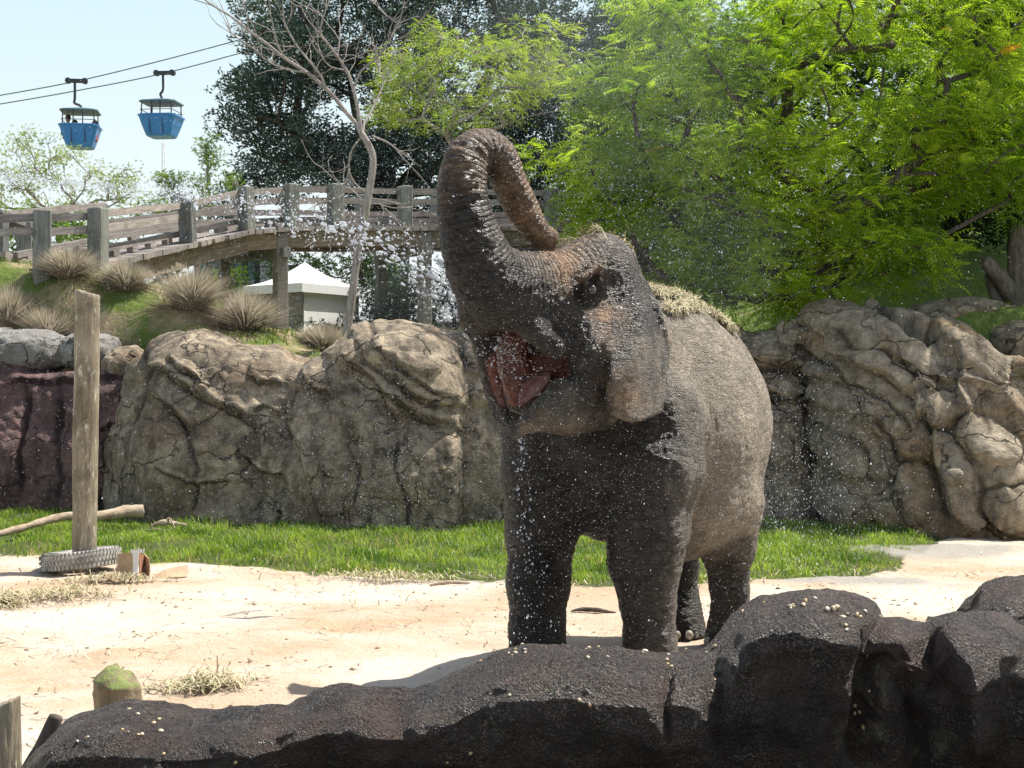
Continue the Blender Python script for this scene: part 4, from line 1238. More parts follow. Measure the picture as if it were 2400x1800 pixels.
# ------------------------------------------------------------------ log post, tyre, cardboard, branch, stumps
def log_geo(c, r, h, seg=40, rings=60, slant=0.0, seed=0, bark=.02, lean=(0, 0), top_dome=0.0, groove=.006):
    th = np.linspace(0, 2 * np.pi, seg, endpoint=False); zz = np.linspace(0, 1, rings)
    T, Z = np.meshgrid(th, zz, indexing='xy')
    p = np.stack([np.cos(T) * 1.5, np.sin(T) * 1.5, Z * h * .8 + seed], -1)
    rr = r * (1 + .10 * fbm(p, 3)) - groove * np.abs(fbm(np.stack([np.cos(T) * 9, np.sin(T) * 9, Z * h * 1.2 + seed], -1), 3)) * 2
    X = np.cos(T) * rr + lean[0] * Z; Y = np.sin(T) * rr + lean[1] * Z
    ZZ = Z * (h + slant * np.cos(T)) 
    V = np.stack([X, Y, ZZ], -1).reshape(-1, 3)
    j = np.arange(seg)
    F4 = []
    for i in range(rings - 1):
        F4.append(np.stack([i * seg + j, i * seg + (j + 1) % seg, (i + 1) * seg + (j + 1) % seg, (i + 1) * seg + j], -1))
    # top cap in 3 rings with end-grain relief
    base = (rings - 1) * seg; last = base
    for k, f in enumerate((.93, .6, .3)):
        ring = V[base:base + seg].copy(); cc = np.array([lean[0], lean[1], 0])
        ring[:, :2] = cc[:2] + (ring[:, :2] - cc[:2]) * f
        ring[:, 2] = h + (ring[:, 2] - h) * f + top_dome * (1 - f ** 2) + .012 * fbm(ring * 14 + seed, 2) + (.006 if k == 0 else 0)
        start = len(V); V = np.concatenate([V, ring])
        F4.append(np.stack([last + j, last + (j + 1) % seg, start + (j + 1) % seg, start + j], -1)); last = start
    V = np.concatenate([V, [[lean[0], lean[1], h + top_dome]]])
    F3 = np.stack([last + j, last + (j + 1) % seg, np.full(seg, len(V) - 1)], -1)
    return V, [np.concatenate(F4), F3]

def mat_log():
    s = NT('old_log')
    v = s.coord('Object', (9, 9, .9)); n = s.noise(v, 1.7, 6, .65, .5)
    n2 = s.noise(s.coord('Object'), 2.2, 4, .6, .4); n3 = s.noise(s.coord('Object', (18, 18, 5)), 1.5, 4, .7)
    c = s.mix(s.ramp(n, [(.3, 0), (.7, 1)]), (.16, .125, .085), (.40, .345, .25))
    c = s.mix(s.ramp(n2, [(.45, 0), (.62, .7)]), c, (.085, .068, .045))
    c = s.mix(s.ramp(n3, [(.58, 0), (.66, .75)]), c, (.62, .58, .48))
    b = s.bump(s.math('ADD', n, s.math('MULTIPLY', n3, .5)), .8, .02)
    return s.done(s.principled(color=c, rough=.85, normal=b, spec=.2))
M_LOG = mat_log()
PD = 14.75
V, F = log_geo(None, .124, 2.85, slant=-.035, seed=3, lean=(.02, .05))
pc = P(84, 384, PD); pz = float(floor_z(pc[0], PD)) - .06
o = obj('log_post', V, F, M_LOG, smooth=True, loc=(pc[0], PD, pz)); tag(o, 'tall weathered log post standing inside the old tyre', 'post')

def build_tyre():
    s = NT('dusty_rubber')
    n = s.noise(s.coord('Object'), 9, 5, .65)
    up = s.node('ShaderNodeSeparateXYZ', {0: s.coord('Object')}).outputs[2]
    c = s.mix(s.ramp(n, [(.35, 0), (.65, 1)]), (.20, .19, .17), (.46, .44, .40))
    m = s.done(s.principled(color=c, rough=.8, normal=s.bump(n, .4, .01), spec=.3))
    R0, r1, r2 = .285, .10, .088
    nu, nv = 96, 20
    a = np.linspace(0, 2 * np.pi, nu, endpoint=False); b = np.linspace(np.radians(-150), np.radians(150), nv)
    A, B = np.meshgrid(a, b, indexing='ij')
    cb, sb = np.cos(B), np.sin(B)
    rx = np.sign(cb) * np.abs(cb) ** .75 * r1; rz = np.sign(sb) * np.abs(sb) ** .75 * r2
    V = np.stack([(R0 + rx) * np.cos(A), (R0 + rx) * np.sin(A), rz], -1)
    Vi = np.stack([(R0 + rx * .86) * np.cos(A), (R0 + rx * .86) * np.sin(A), rz * .86], -1)
    k = nu * nv
    i = np.arange(nu)[:, None] * nv; i2 = ((np.arange(nu) + 1) % nu)[:, None] * nv; j = np.arange(nv - 1)[None]
    f = np.stack([i + j, i2 + j, i2 + j + 1, i + j + 1], -1).reshape(-1, 4)
    fi = f[:, ::-1] + k
    e = []
    for jj in (0, nv - 1):
        q = np.stack([i[:, 0] + jj, i2[:, 0] + jj, i2[:, 0] + jj + k, i[:, 0] + jj + k], -1); e.append(q if jj else q[:, ::-1])
    t = P(81, 384, PD - .02)
    root = empty('tyre', (t[0], PD - .02, float(floor_z(t[0], PD)) + .135))
    root.rotation_euler = (R(-2), R(-6), 0)
    tag(root, 'old dusty tyre lying around the foot of the log post', 'tyre')
    obj('casing', np.concatenate([V.reshape(-1, 3), Vi.reshape(-1, 3)]), np.concatenate([f, fi] + e), m, root, smooth=True)
    mb = MB()
    for q in range(58):
        an = q / 58 * 2 * np.pi
        for row, (z0, dz, tw) in enumerate([(-.052, .034, .05), (0, .030, -.05), (.052, .034, .05), (.082, .016, 0)]):
            rr = R0 + r1 + .004 - (0 if row != 3 else .028)
            vv, ff = box_vf(.020, .024, dz)
            vv[:, 1] += vv[:, 2] * tw * 12 * .3
            ca, sa = math.cos(an + (row % 2) * .054), math.sin(an + (row % 2) * .054)
            vv = vv + [rr, 0, z0]
            mb.add(np.stack([vv[:, 0] * ca - vv[:, 1] * sa, vv[:, 0] * sa + vv[:, 1] * ca, vv[:, 2]], 1), ff)
    o = mb.build('tread', m, root); tag(o, kind='stuff')
build_tyre()

def sheet(name, pts, mat, parent, th=.008, base=(0, 0, 0)):
    """thin bent sheet from a grid of points, given real thickness"""
    G = np.array(pts, float)
    g = np.stack([catmull(G[:, j], max(6, 3 * G.shape[0])) for j in range(G.shape[1])], 1)
    g = np.stack([catmull(g[i], max(6, 3 * G.shape[1])) for i in range(g.shape[0])], 0)
    du = np.gradient(g, axis=0); dv = np.gradient(g, axis=1); n = np.cross(du, dv); n /= np.maximum(np.linalg.norm(n, axis=-1, keepdims=True), 1e-9)
    a, b = g.shape[:2]; g = g + n * (.004 * perlin(g * 18))[..., None]
    V = np.concatenate([(g + n * th / 2).reshape(-1, 3), (g - n * th / 2).reshape(-1, 3)]) - np.asarray(base)
    f = grid_faces(a, b); k = a * b
    rim = []
    top = [(i, 0) for i in range(a)] ; idx = lambda i, j: i * b + j
    loop = [idx(i, 0) for i in range(a)] + [idx(a - 1, j) for j in range(1, b)] + [idx(i, b - 1) for i in range(a - 2, -1, -1)] + [idx(0, j) for j in range(b - 2, 0, -1)]
    for q in range(len(loop)):
        x, y = loop[q], loop[(q + 1) % len(loop)]; rim.append([x, y, y + k, x + k])
    return obj(name, V, np.concatenate([f, f[:, ::-1] + k, np.array(rim)]), mat, parent, smooth=False)

def build_card():
    m = mat_plain('brown_cardboard', (.42, .30, .19), .85, var=.12, scale=4)
    m2 = mat_plain('dark_cardboard', (.30, .15, .085), .85, var=.1)
    mw = mat_plain('white_paper', (.75, .73, .70), .7)
    D = 13.95
    def Q(px, py, d=0): 
        return P(px, py, D + d)
    base = np.array([P(134, 384, D)[0], D, 0.0]); root = empty('cardboard_box', base)
    tag(root, 'torn open brown cardboard box lying beside the tyre', 'cardboard box')
    sheet('panel', [[Q(117, 566, .12), Q(124, 560, .06), Q(133, 554, 0)], [Q(114, 575, .1), Q(124, 574, .05), Q(134, 574, 0)], [Q(118, 580, .05), Q(125, 583, .0), Q(133, 585, -.02)]], m, root, base=base)
    sheet('panel', [[Q(118, 554, .26), Q(126, 553, .2), Q(134, 553, .06)], [Q(118, 566, .26), Q(126, 566, .2), Q(134, 568, .06)]], m, root, base=base)
    sheet('strip', [[Q(132.5, 550, -.01), Q(139, 551, -.01)], [Q(133, 568, -.03), Q(138, 568, -.03)], [Q(132, 585, -.08), Q(137, 587, -.08)]], mw, root, base=base)
    sheet('panel', [[Q(139, 553, .02), Q(145, 555, .22)], [Q(139, 566, .02), Q(144, 568, .22)], [Q(140, 578, .02), Q(145, 577, .22)]], m2, root, base=base)
    sheet('panel', [[Q(144, 553, .24), Q(149, 559, .10)], [Q(144, 568, .24), Q(150, 572, .08)], [Q(145, 576, .24), Q(149, 583, .0)]], m, root, base=base)
    sheet('flap', [[Q(81, 574, .0), Q(95, 577, .05), Q(118, 571, .12)], [Q(84, 581, -.1), Q(98, 577, -.02), Q(120, 582, -.04)]], m, root, base=base)
    sheet('flap', [[Q(105, 573, .02), Q(117, 574, .02), Q(130, 579, .0)], [Q(103, 577, -.1), Q(114, 582, -.12), Q(130, 585, -.1)]], m, root, base=base)
    sheet('flap', [[Q(149, 579, .22), Q(165, 570, .25), Q(188, 565, .28)], [Q(150, 584, -.02), Q(168, 578, .0), Q(187, 577, .04)]], m, root, base=base)
    sheet('flap', [[Q(138, 572, .02), Q(146, 583, .0)], [Q(137, 582, -.08), Q(149, 585, -.1)]], m, root, base=base)
    mb = MB()
    rng = np.random.default_rng(3)
    for i in range(9):
        a = Q(131 + rng.uniform(0, 14), 553, rng.uniform(0, .2)); mb.beam(a, a + [rng.uniform(-.02, .03), 0, rng.uniform(.02, .05)], .012, .004, (0, 1, 0))
    o = mb.build('torn_edge', mw, root, loc=base); o.location = (0, 0, 0); tag(o, kind='stuff')
build_card()

def branch_obj(name, pts, rad, mat, label, cat, seg=12, twigs=(), group=None):
    pts = catmull(pts, 30); base = pts[0].copy()
    mb = MB()
    rr = np.interp(np.linspace(0, 1, 30), np.linspace(0, 1, len(rad)), rad)
    V, F = tube_vf(pts, rr, seg); V = V + (rr.mean() * .35 * fbm(V * 9, 3))[:, None] * np.array([0, .4, 1.0]); mb.add(V, F)
    for tw in twigs:
        mb.tube(catmull(tw[0], 10), np.linspace(tw[1], tw[1] * .4, 10), 7)
    o = mb.build(name, mat, smooth=True, loc=base); tag(o, label, cat, group)
    return o
def fl(px, D, up=0.0):
    q = P(px, 384, D); q[2] = float(floor_z(q[0], D)) + up; return q
M_BRANCH = mat_bark('stripped_branch', (.24, .17, .115), (.52, .42, .31), 1.0, (3, 3, 3))
branch_obj('branch', [fl(-30, 16.8, .10), fl(10, 17.2, .12), fl(60, 17.7, .20), fl(97, 18.0, .20), fl(125, 18.3, .21), fl(143, 18.4, .22)], [.022, .04, .05, .06, .075, .08], M_BRANCH,
           'long stripped branch lying on the grass behind the log post', 'branch')
branch_obj('branch', [fl(151, 18.2, .05), fl(165, 18.2, .10), fl(176, 18.3, .07), fl(186, 18.2, .08)], [.02, .035, .03, .02], M_BRANCH, 'short broken piece of branch on the shaded grass right of the long branch', 'branch',
           twigs=[([fl(165, 18.2, .1), fl(170, 18.2, .15), fl(175, 18.1, .05)], .02), ([fl(148, 18.0, .02), fl(160, 17.9, .05), fl(172, 18.0, .03)], .02)])
branch_obj('branch', [fl(571, 12.1, .015), fl(583, 12.15, .03), fl(597, 12.15, .03), fl(616, 12.2, .01)], [.006, .018, .02, .005], M_BARK_D, 'thin dark stick on the sand behind the elephant front legs', 'stick')
branch_obj('branch', [fl(430, 13.55, .02), fl(448, 13.6, .04), fl(470, 13.62, .02)], [.01, .02, .008], M_BRANCH, 'thin dry stick at the edge of the turf left of the elephant', 'stick')

# stumps in the near left corner
def mat_moss():
    s = NT('mossy_wood')
    v = s.coord('Object', (9, 9, 1.2)); n = s.noise(v, 2, 6, .65, .5)
    z = s.node('ShaderNodeSeparateXYZ', {0: s.node('ShaderNodeNewGeometry').outputs['Normal']}).outputs[2]
    g = s.noise(s.coord('Object'), 9, 4, .65)
    c = s.mix(s.ramp(n, [(.3, 0), (.7, 1)]), (.12, .095, .06), (.32, .26, .17))
    gm = s.math('MULTIPLY', s.ramp(z, [(.05, 0), (.5, 1)]), s.ramp(g, [(.45, 0), (.56, 1)]))
    c = s.mix(gm, c, s.mix(g, (.09, .13, .025), (.30, .34, .13)))
    return s.done(s.principled(color=c, rough=.9, normal=s.bump(s.math('ADD', n, g), .8, .02), spec=.15))
M_MOSS = mat_moss()
q = P(118, 384, 7.3); V, F = log_geo(None, .112, .36, seed=9, top_dome=.09, slant=-.035)
V = V + (.030 * fbm(V * 9, 3) * sstep(.25, .4, V[:, 2]))[:, None] * np.array([1, .5, 1.0])
tag(obj('stump', V, F, M_MOSS, smooth=True, loc=(q[0], 7.3, .02)), 'mossy green topped stump behind the wet rock barrier', 'stump')
q = P(3, 384, 6.3); V, F = log_geo(None, .075, .50, seed=19, top_dome=-.02, slant=.03, groove=.01)
tag(obj('stump', V, F, M_LOG, smooth=True, loc=(q[0], 6.3, 0.0)), 'grey broken stump cut by the left bottom corner of the picture', 'stump')
D = 5.9
mb = MB()
mb.tube(catmull([P(30, 790, D), P(36, 768, D), P(45, 748, D), P(52, 728, D), P(56, 716, D)], 22), np.interp(np.linspace(0, 1, 22), [0, .3, .7, 1], [.07, .05, .035, .026]), 14)
mb.tube(catmull([P(47, 745, D), P(58, 737, D), P(66, 729, D)], 10), np.linspace(.03, .018, 10), 10)
tag(mb.build('stump', M_BARK_D, smooth=True), 'forked dark dead branch stub leaning on the left end of the wet rock barrier', 'stump')

# ------------------------------------------------------------------ timber bridge
def build_bridge():
    N_ = [(-60, 268, 23.5, 214), (42, 266, 24.0, 210), (98, 263, 24.6, 208), (188, 243, 28.5, 200), (247, 230, 30.0, 187), (291, 227, 31.0, 184), (335, 226, 31.8, 184), (405, 227, 33.0, 186), (475, 227, 34.0, 186), (551, 227, 35.0, 188), (620, 229, 36.0, 192)]
    E = np.array([P(a, b, D) for a, b, D, t in N_]); top = np.array([P(a, t, D) for a, b, D, t in N_])
    hgt = top[:, 2] - E[:, 2]
    d = np.gradient(E[:, :2], axis=0); d /= np.linalg.norm(d, axis=1, keepdims=True)
    n = np.stack([-d[:, 1], d[:, 0]], 1); n[n[:, 1] < 0] *= -1
    W = 1.9
    FE = E.copy(); FE[:, :2] += n * W
    root = empty('footbridge', E[5]); base = E[5]
    tag(root, 'weathered timber footbridge arching over behind the rocks', 'bridge')
    def board(name, a, b, w, h, mat, up=(0, 0, 1)):
        a = np.asarray(a, float); b = np.asarray(b, float)
        dd = b - a; L = np.linalg.norm(dd)
        vv, ff = box_vf(L, w, h)
        x = dd / L; u = np.asarray(up, float); u = u - x * (u @ x); u /= np.linalg.norm(u); y = np.cross(u, x)
        o = obj(name, vv, ff, mat, root)
        M_ = Matrix([[x[0], y[0], u[0], 0], [x[1], y[1], u[1], 0], [x[2], y[2], u[2], 0], [0, 0, 0, 1]])
        o.matrix_local = Matrix.Translation(Vector((a + b) / 2 - base)) @ M_
        return o
    rng = np.random.default_rng(8)
    ps, _ = box_vf(1, 1, 1)
    def post(p, h0, h1, s_, ang, lean=0, mat=M_POSTW):
        # bevelled square post
        k = s_ / 2; c = k * .82
        ring = np.array([[-k, -c], [-c, -k], [c, -k], [k, -c], [k, c], [c, k], [-c, k], [-k, c]])
        V = []; 
        for z, f in ((h0, 1), (h1 - .02, 1), (h1, .9)):
            V.append(np.concatenate([ring * f, np.full((8, 1), z)], 1))
        V = np.concatenate(V); F = [list(range(16, 24))] + [list(range(7, -1, -1))]
        for l in (0, 8):
            for j in range(8): F.append([l + j, l + (j + 1) % 8, l + 8 + (j + 1) % 8, l + 8 + j])
        o = obj('post', V, F, mat, root); o.location = tuple(p - base); o.rotation_euler = (0, R(lean), ang)
        return o
    for i in range(1, len(E) - 1):
        ang = math.atan2(d[i, 1], d[i, 0])
        low = -1.0 if i <= 2 else -.06
        s_ = .27
        post(E[i] + np.append(-n[i] * .0, 0), low, hgt[i], s_, ang + R(rng.uniform(-6, 6)), {3: -5, 4: -3}.get(i, 0))
        post(FE[i], -.06, hgt[i], .22, ang + R(rng.uniform(-6, 6)))
    for i in range(len(E) - 1):
        for side, Q, off in ((0, E, .10), (1, FE, -.10)):
            for k, (f, hh) in enumerate(((.88, .13), (.62, .13)) if side == 0 else (((.96, .13),) if i < 3 else ((.50, .13), (.28, .12)))):
                a = Q[i] + [0, 0, hgt[i] * f]; b = Q[i + 1] + [0, 0, hgt[i + 1] * f]
                o2 = np.append(n[i] * off * .9, 0) + [0, 0, rng.uniform(-.015, .015)]
                board('rail', a + o2, b + o2 + (b - a) * .01, .045, hh * rng.uniform(.92, 1.05), M_BOARD)
    # low kerb on blocks on the far side and near side
    for i in range(1, len(E) - 1):
        for Q, off in ((E, .28), (FE, -.28)):
            a = Q[i] + np.append(n[i] * off, .17); b = Q[i + 1] + np.append(n[i] * off, .17)
            board('kerb', a, b, .12, .10, M_BOARD)
            L = np.linalg.norm(b - a); m = max(2, int(L / .8))
            for j in range(m):
                c = a + (b - a) * (j + .5) / m; u = (b - a) / L
                board('block', c - u * .12 - [0, 0, .10], c + u * .12 - [0, 0, .10], .12, .10, M_BOARD)
    # deck planks
    L = np.concatenate([[0], np.cumsum(np.linalg.norm(np.diff(E, axis=0), axis=1))])
    s0 = L[2] + .15; k = 0
    while s0 < L[-1]:
        c = np.array([np.interp(s0, L, E[:, j]) for j in range(3)]); e = np.array([np.interp(s0, L, FE[:, j]) for j in range(3)])
        i = min(len(E) - 2, int(np.searchsorted(L, s0)) - 1); u = (E[i + 1] - E[i]); u /= np.linalg.norm(u)
        y = (e - c); y[2] = 0; y /= np.linalg.norm(y)
        up = np.cross(u, y); up = up if up[2] > 0 else -up
        j = rng.uniform(-.03, .03)
        board('plank', c - y * (.16 + j) - [0, 0, .045], e + y * (.14 + j) - [0, 0, .045], .19, .085 + .02 * rng.random(), M_BOARD, up)
        s0 += .215
    # beams
    for i in range(2, len(E) - 1):
        for Q, sg in ((E, 1), (FE, -1)):
            o2 = np.append(n[i] * .06 * sg, 0)
            a, b = Q[i] + o2, Q[i + 1] + o2
            if i == 2: a = a + (b - a) * .12
            board('beam', a - [0, 0, .26], b - [0, 0, .26], .14, .33 if i > 3 else .40, M_BEAM)
        a = (E[i] + FE[i]) / 2; b = (E[i + 1] + FE[i + 1]) / 2
        board('beam', a - [0, 0, .25], b - [0, 0, .25], .14, .28, M_BEAM)
    # support posts with cross heads
    for px, D, yb in ((281, 30.8, 350), (425, 33.3, 345), (560, 35.1, 345)):
        t = np.interp(px, [a[0] for a in N_], E[:, 2]); z0 = CAM_Z - (yb - 384) * D / FPX
        c = P(px, 384, D); 
        i = int(np.argmin(np.abs(np.array([a[0] for a in N_]) - px)))
        for off in (0.02, W):
            q = np.array([c[0] + n[i, 0] * off, D + n[i, 1] * off, t - .12])
            post(q, z0 - q[2] - .4, -.0 if off else .02, .26 if off < 1 else .22, R(33), mat=M_BOARD if off < 1 else M_POSTW)
        a = np.array([c[0] - n[i, 0] * .2, D - n[i, 1] * .2, t - .52]); b = np.array([c[0] + n[i, 0] * (W + .2), D + n[i, 1] * (W + .2), t - .52])
        board('cross_head', a, b, .2, .2, M_POSTW)
    return root
build_bridge()

# ------------------------------------------------------------------ tent and green shed beyond the bridge
def build_tent():
    mw = mat_plain('white_canvas', (.80, .80, .78), .7, var=.04, scale=3)
    md = mat_plain('tent_grey', (.20, .19, .17), .8, var=.1)
    D = 36.5
    z_e = P(0, 284, D)[2]; z_g = 2.6
    a = P(262, 384, D)[0]; b = P(306, 384, D)[0]
    A = np.array([a - .4, D + .6]); B = np.array([b, D - .6]); C = B + np.array([1.15, 1.9]); Dd = A + np.array([1.15, 1.9])
    base = np.array([B[0], B[1], z_g]); root = empty('tent', base)
    tag(root, 'white pyramid tent with white side wall under the bridge', 'tent')
    def wall(p, q, mat, name):
        mb = MB(); mb.beam(np.append(p, (z_g + z_e) / 2), np.append(q, (z_g + z_e) / 2), .03, z_e - z_g, (0, 0, 1))
        o = mb.build(name, mat, root, loc=base); o.location = (0, 0, 0)
    def ins(p, f=.96): c = (A + B + C + Dd) / 4; return c + (p - c) * f
    wall(ins(B), ins(C), mw, 'side_wall'); wall(ins(C), ins(Dd), mw, 'side_wall'); wall(ins(A), ins(B), md, 'side_wall'); wall(ins(Dd), ins(A), md, 'side_wall')  # grey walls paint in the shade of the open sides
    c = (A + B + C + Dd) / 4; pk = np.append(c, P(0, 262, D + 1)[2])
    cn = [np.append(c + (q - c) * 1.12, z_e - .02) for q in (A, B, C, Dd)]
    V = []; F = []
    for i in range(4):
        p, q = cn[i], cn[(i + 1) % 4]
        g = []
        for t in np.linspace(0, 1, 9):
            r_ = [(p * (1 - s_) + q * s_) * (1 - t) + pk * t - np.array([0, 0, .22 * t * (1 - t) * 2]) for s_ in np.linspace(0, 1, 7)]
            g.append(r_)
        k = len(V); V += [x for r_ in g for x in r_]
        F.append(grid_faces(9, 7) + k)
        k = len(V); V += [p, q, q - [0, 0, .22], p - [0, 0, .22]]; F.append(np.array([[k, k + 1, k + 2, k + 3]]))
    obj('roof', np.array(V) - base, np.concatenate(F), mw, root)
    for q in (A, B, C, Dd):
        mb = MB(); mb.tube(np.array([np.append(ins(q, .99), z_g), np.append(ins(q, .99), z_e)]), .035, 8); o = mb.build('pole', md, root, loc=base); o.location = (0, 0, 0)
build_tent()
def build_shed():
    m = mat_plain('teal_panel', (.16, .27, .29), .5, var=.1, scale=1.5); mp = mat_plain('shed_post', (.07, .08, .075), .7)
    mr = mat_plain('shed_roof', (.55, .55, .52), .6)
    D = 41.0; z0 = 2.4; z1 = P(0, 255, D)[2]
    x0, x1 = P(196, 384, D)[0], P(257, 384, D)[0]
    base = np.array([x0, D, z0]); root = empty('shed', base); tag(root, 'blue green panelled shed left of the white tent', 'shed')
    mb = MB(); vv, ff = box_vf(x1 - x0, 3.0, z1 - z0); mb.add(vv + [(x0 + x1) / 2, D + 1.6, (z0 + z1) / 2], ff); o = mb.build('wall', m, root, loc=base); o.location = (0, 0, 0)
    for i in range(6):
        x = x0 + (x1 - x0) * i / 5; mb = MB(); vv, ff = box_vf(.12, .12, z1 - z0 + .05); mb.add(vv + [x, D + .06, (z0 + z1) / 2], ff); o = mb.build('post', mp, root, loc=base); o.location = (0, 0, 0)
    mb = MB(); vv, ff = box_vf(x1 - x0 + .5, 3.6, .12); mb.add(vv + [(x0 + x1) / 2, D + 1.5, z1 + .09], ff); o = mb.build('roof', mr, root, loc=base); o.location = (0, 0, 0)
build_shed()

# ------------------------------------------------------------------ cable car
def small_person(name, loc, scale, shirt, label, rz=0.0, arm=0.4):
    F = Field((-.35, -.35, -.02), (.35, .35, .98), .022, .08)
    F.cap((0, 0, .10), (0, 0, .42), .13, .15, .05); F.cap((-.13, 0, .44), (.13, 0, .44), .075, .075, .05)
    F.cap((0, 0, .45), (0, 0, .60), .05, .045, .04); F.ell((0, .01, .72), np.eye(3), (.085, .10, .125), .03)
    for s_ in (-1, 1):
        F.cap((.17 * s_, 0, .42), (.20 * s_, .10 * arm, .20), .05, .04, .03); F.cap((.20 * s_, .10 * arm, .20), (.12 * s_, .26, .16), .04, .03, .03)
        F.cap((.08 * s_, 0, .08), (.09 * s_, .28, .10), .08, .065, .04)
    F.cap((0, .115, .70), (0, .125, .685), .015, .02, .01)
    V, Q = F.mesh()
    c = V.mean(0)
    tone = (V[:, 2] > .55).astype(float)
    s = NT('person_' + name)
    m = s.done(s.principled(color=s.mix(s.attr('skin'), shirt, (.45, .29, .21)), rough=.8))
    mh = mat_plain('hair', (.03, .022, .018), .6)
    root = empty('person', loc, rz); root.scale = (scale,) * 3; tag(root, label, 'person', 'riders in the left gondola')
    obj('body', V, Q[:, ::-1], m, root, smooth=True, attrs={'skin': tone})
    sv, sf = cube_sphere(10); hv = sv * [.095, .11, .10] + [0, -.02, .765]; obj('hair', hv, sf, mh, root, smooth=True)
    return root

def build_gondola(px, ptop, proof, pbot, prim, rot, label, scale=1.0, hang=0):
    D = 64.0
    mb_ = mat_plain('blue_paint', (.035, .20, .52), .45, var=.12, scale=2.0)
    mr_ = mat_plain('roof_paint', (.09, .19, .24), .5, var=.1)
    ms_ = mat_plain('dark_steel', (.035, .04, .05), .5)
    zb = P(px, pbot, D)[2]; zr = P(px, prim, D)[2]; zt = P(px, proof, D)[2]; zh = P(hang or px, ptop, D)[2]
    base = np.array([P(px, 384, D)[0], D, zb]); root = empty('gondola', base, rot); tag(root, label, 'gondola', 'gondolas on the cable')
    h = zr - zb
    # tapered octagonal tub with rim lip and panel seams
    def ring(r, z, k=.30): 
        c = r * (1 - k * .8)
        return np.array([[-c, -r, z], [c, -r, z], [r, -c, z], [r, c, z], [c, r, z], [-c, r, z], [-r, c, z], [-r, -c, z]])
    rs = [(.50, 0), (.55, .06), (.70, h * .55), (.80, h - .05), (.84, h - .04), (.84, h + .03), (.78, h + .03), (.66, h * .5), (.50, .08)]
    V = np.concatenate([ring(r, z) for r, z in rs]); F = [[7, 6, 5, 4, 3, 2, 1, 0], list(range(64, 72))]
    for l in range(8):
        for j in range(8): F.append([l * 8 + j, l * 8 + (j + 1) % 8, l * 8 + 8 + (j + 1) % 8, l * 8 + 8 + j])
    obj('tub', V, F, mb_, root)
    for sx in (-.28, .28):
        vv, ff = box_vf(.03, .02, h * .8, h * .5); vv[:, 1] -= .64 + (vv[:, 2] > h * .5) * .14 - .005; vv[:, 0] += sx; obj('seam', vv, ff, ms_, root)
    V = np.concatenate([ring(.80, zt - zb - .12), ring(.80, zt - zb - .07), ring(.45, zt - zb + .02), ring(.10, zt - zb + .10)]); F = [[7, 6, 5, 4, 3, 2, 1, 0], list(range(24, 32))]
    for l in range(3):
        for j in range(8): F.append([l * 8 + j, l * 8 + (j + 1) % 8, l * 8 + 8 + (j + 1) % 8, l * 8 + 8 + j])
    obj('roof', V, F, mr_, root)
    for x, y in ((-.66, -.66), (.66, -.66), (.66, .66), (-.66, .66), (-.2, -.76), (.2, -.76)):
        mb = MB(); mb.tube(np.array([[x, y, h], [x * .98, y * .98, zt - zb - .1]]), .026, 6); mb.build('pole', ms_, root)
    for z_ in (h + .22,):
        for q in range(4):
            a = [(-.7, -.7), (.7, -.7), (.7, .7), (-.7, .7)]; p, r_ = a[q], a[(q + 1) % 4]
            mb = MB(); mb.tube(np.array([[p[0], p[1], z_], [r_[0], r_[1], z_]]), .016, 6); mb.build('guard_rail', ms_, root)
    dx = (P(hang, 384, D)[0] - base[0]) if hang else 0
    mb = MB(); zz = zt - zb
    mb.tube(catmull([[0, 0, zz + .02], [0, 0, zz + .18], [-.25 if dx < 0 else -.05, 0, zz + .30], [dx, 0, zz + .5], [dx, 0, zh - zb - .15], [dx, 0, zh - zb]], 26), .055, 8)
    mb.build('hanger', ms_, root, smooth=True)
    mb = MB(); vv, ff = box_vf(.62, .16, .16); mb.add(vv + [dx + .1, 0, zh - zb], ff)
    for s_ in (-.28, .42): mb.tube(np.array([[dx + s_, -.10, zh - zb], [dx + s_, .10, zh - zb]]), .13, 10)
    mb.build('grip', ms_, root)
    return root
g1 = build_gondola(80.5, 81, 110, 148.5, 127, R(8), 'blue gondola with riders, leftmost on the cable', hang=75)
g2 = build_gondola(161.5, 73, 101, 137.5, 117, R(-6), 'empty blue gondola nearer the dark tree', hang=163)
zb = P(0, 148.5, 64)[2]
small_person('a', (P(68, 384, 64)[0], 64, zb + .38), 1.25, (.05, .05, .07), 'dark clothed rider sitting at the left side of the left gondola', 0.4)
small_person('b', (P(73.5, 384, 64)[0], 64.25, zb + .30), 1.15, (.10, .06, .05), 'second rider beside the dark clothed one in the left gondola', -0.5)
small_person('c', (P(94, 384, 64)[0], 64.1, zb + .30), 1.1, (.35, .10, .09), 'rider in red at the right side of the left gondola', 2.2)
M_CABLE = mat_plain('steel_cable', (.16, .18, .20), .5)
for pts, lb in (([(-60, 106, 66), (0, 95.4, 65), (75, 81.5, 64), (160, 61, 64.5), (261, 34, 65), (340, 12, 66), (420, -14, 67)], 'upper steel cable carrying the left gondola'),
            ([(-60, 113, 66), (0, 104, 65), (75, 91, 64.5), (163, 73.5, 64), (252, 50, 65), (340, 27, 66), (420, 4, 67)], 'lower steel cable carrying the right gondola')):
    mb = MB(); mb.tube(catmull([P(*p) for p in pts], 40), .026, 6); tag(mb.build('cable', M_CABLE, smooth=True), lb, 'cable', 'cables of the aerial ride')
mb = MB(); M_MAST = mat_plain('pale_mast', (.75, .75, .75), .6)
b0 = P(163, 200, 150); b1 = P(163, 142, 150)
for i in range(3):
    an = i * 2.094; o_ = np.array([math.cos(an), math.sin(an), 0])
    mb.tube(np.array([b0 + o_ * .5 - [0, 0, 16], b1 + o_ * .12]), .035, 5)
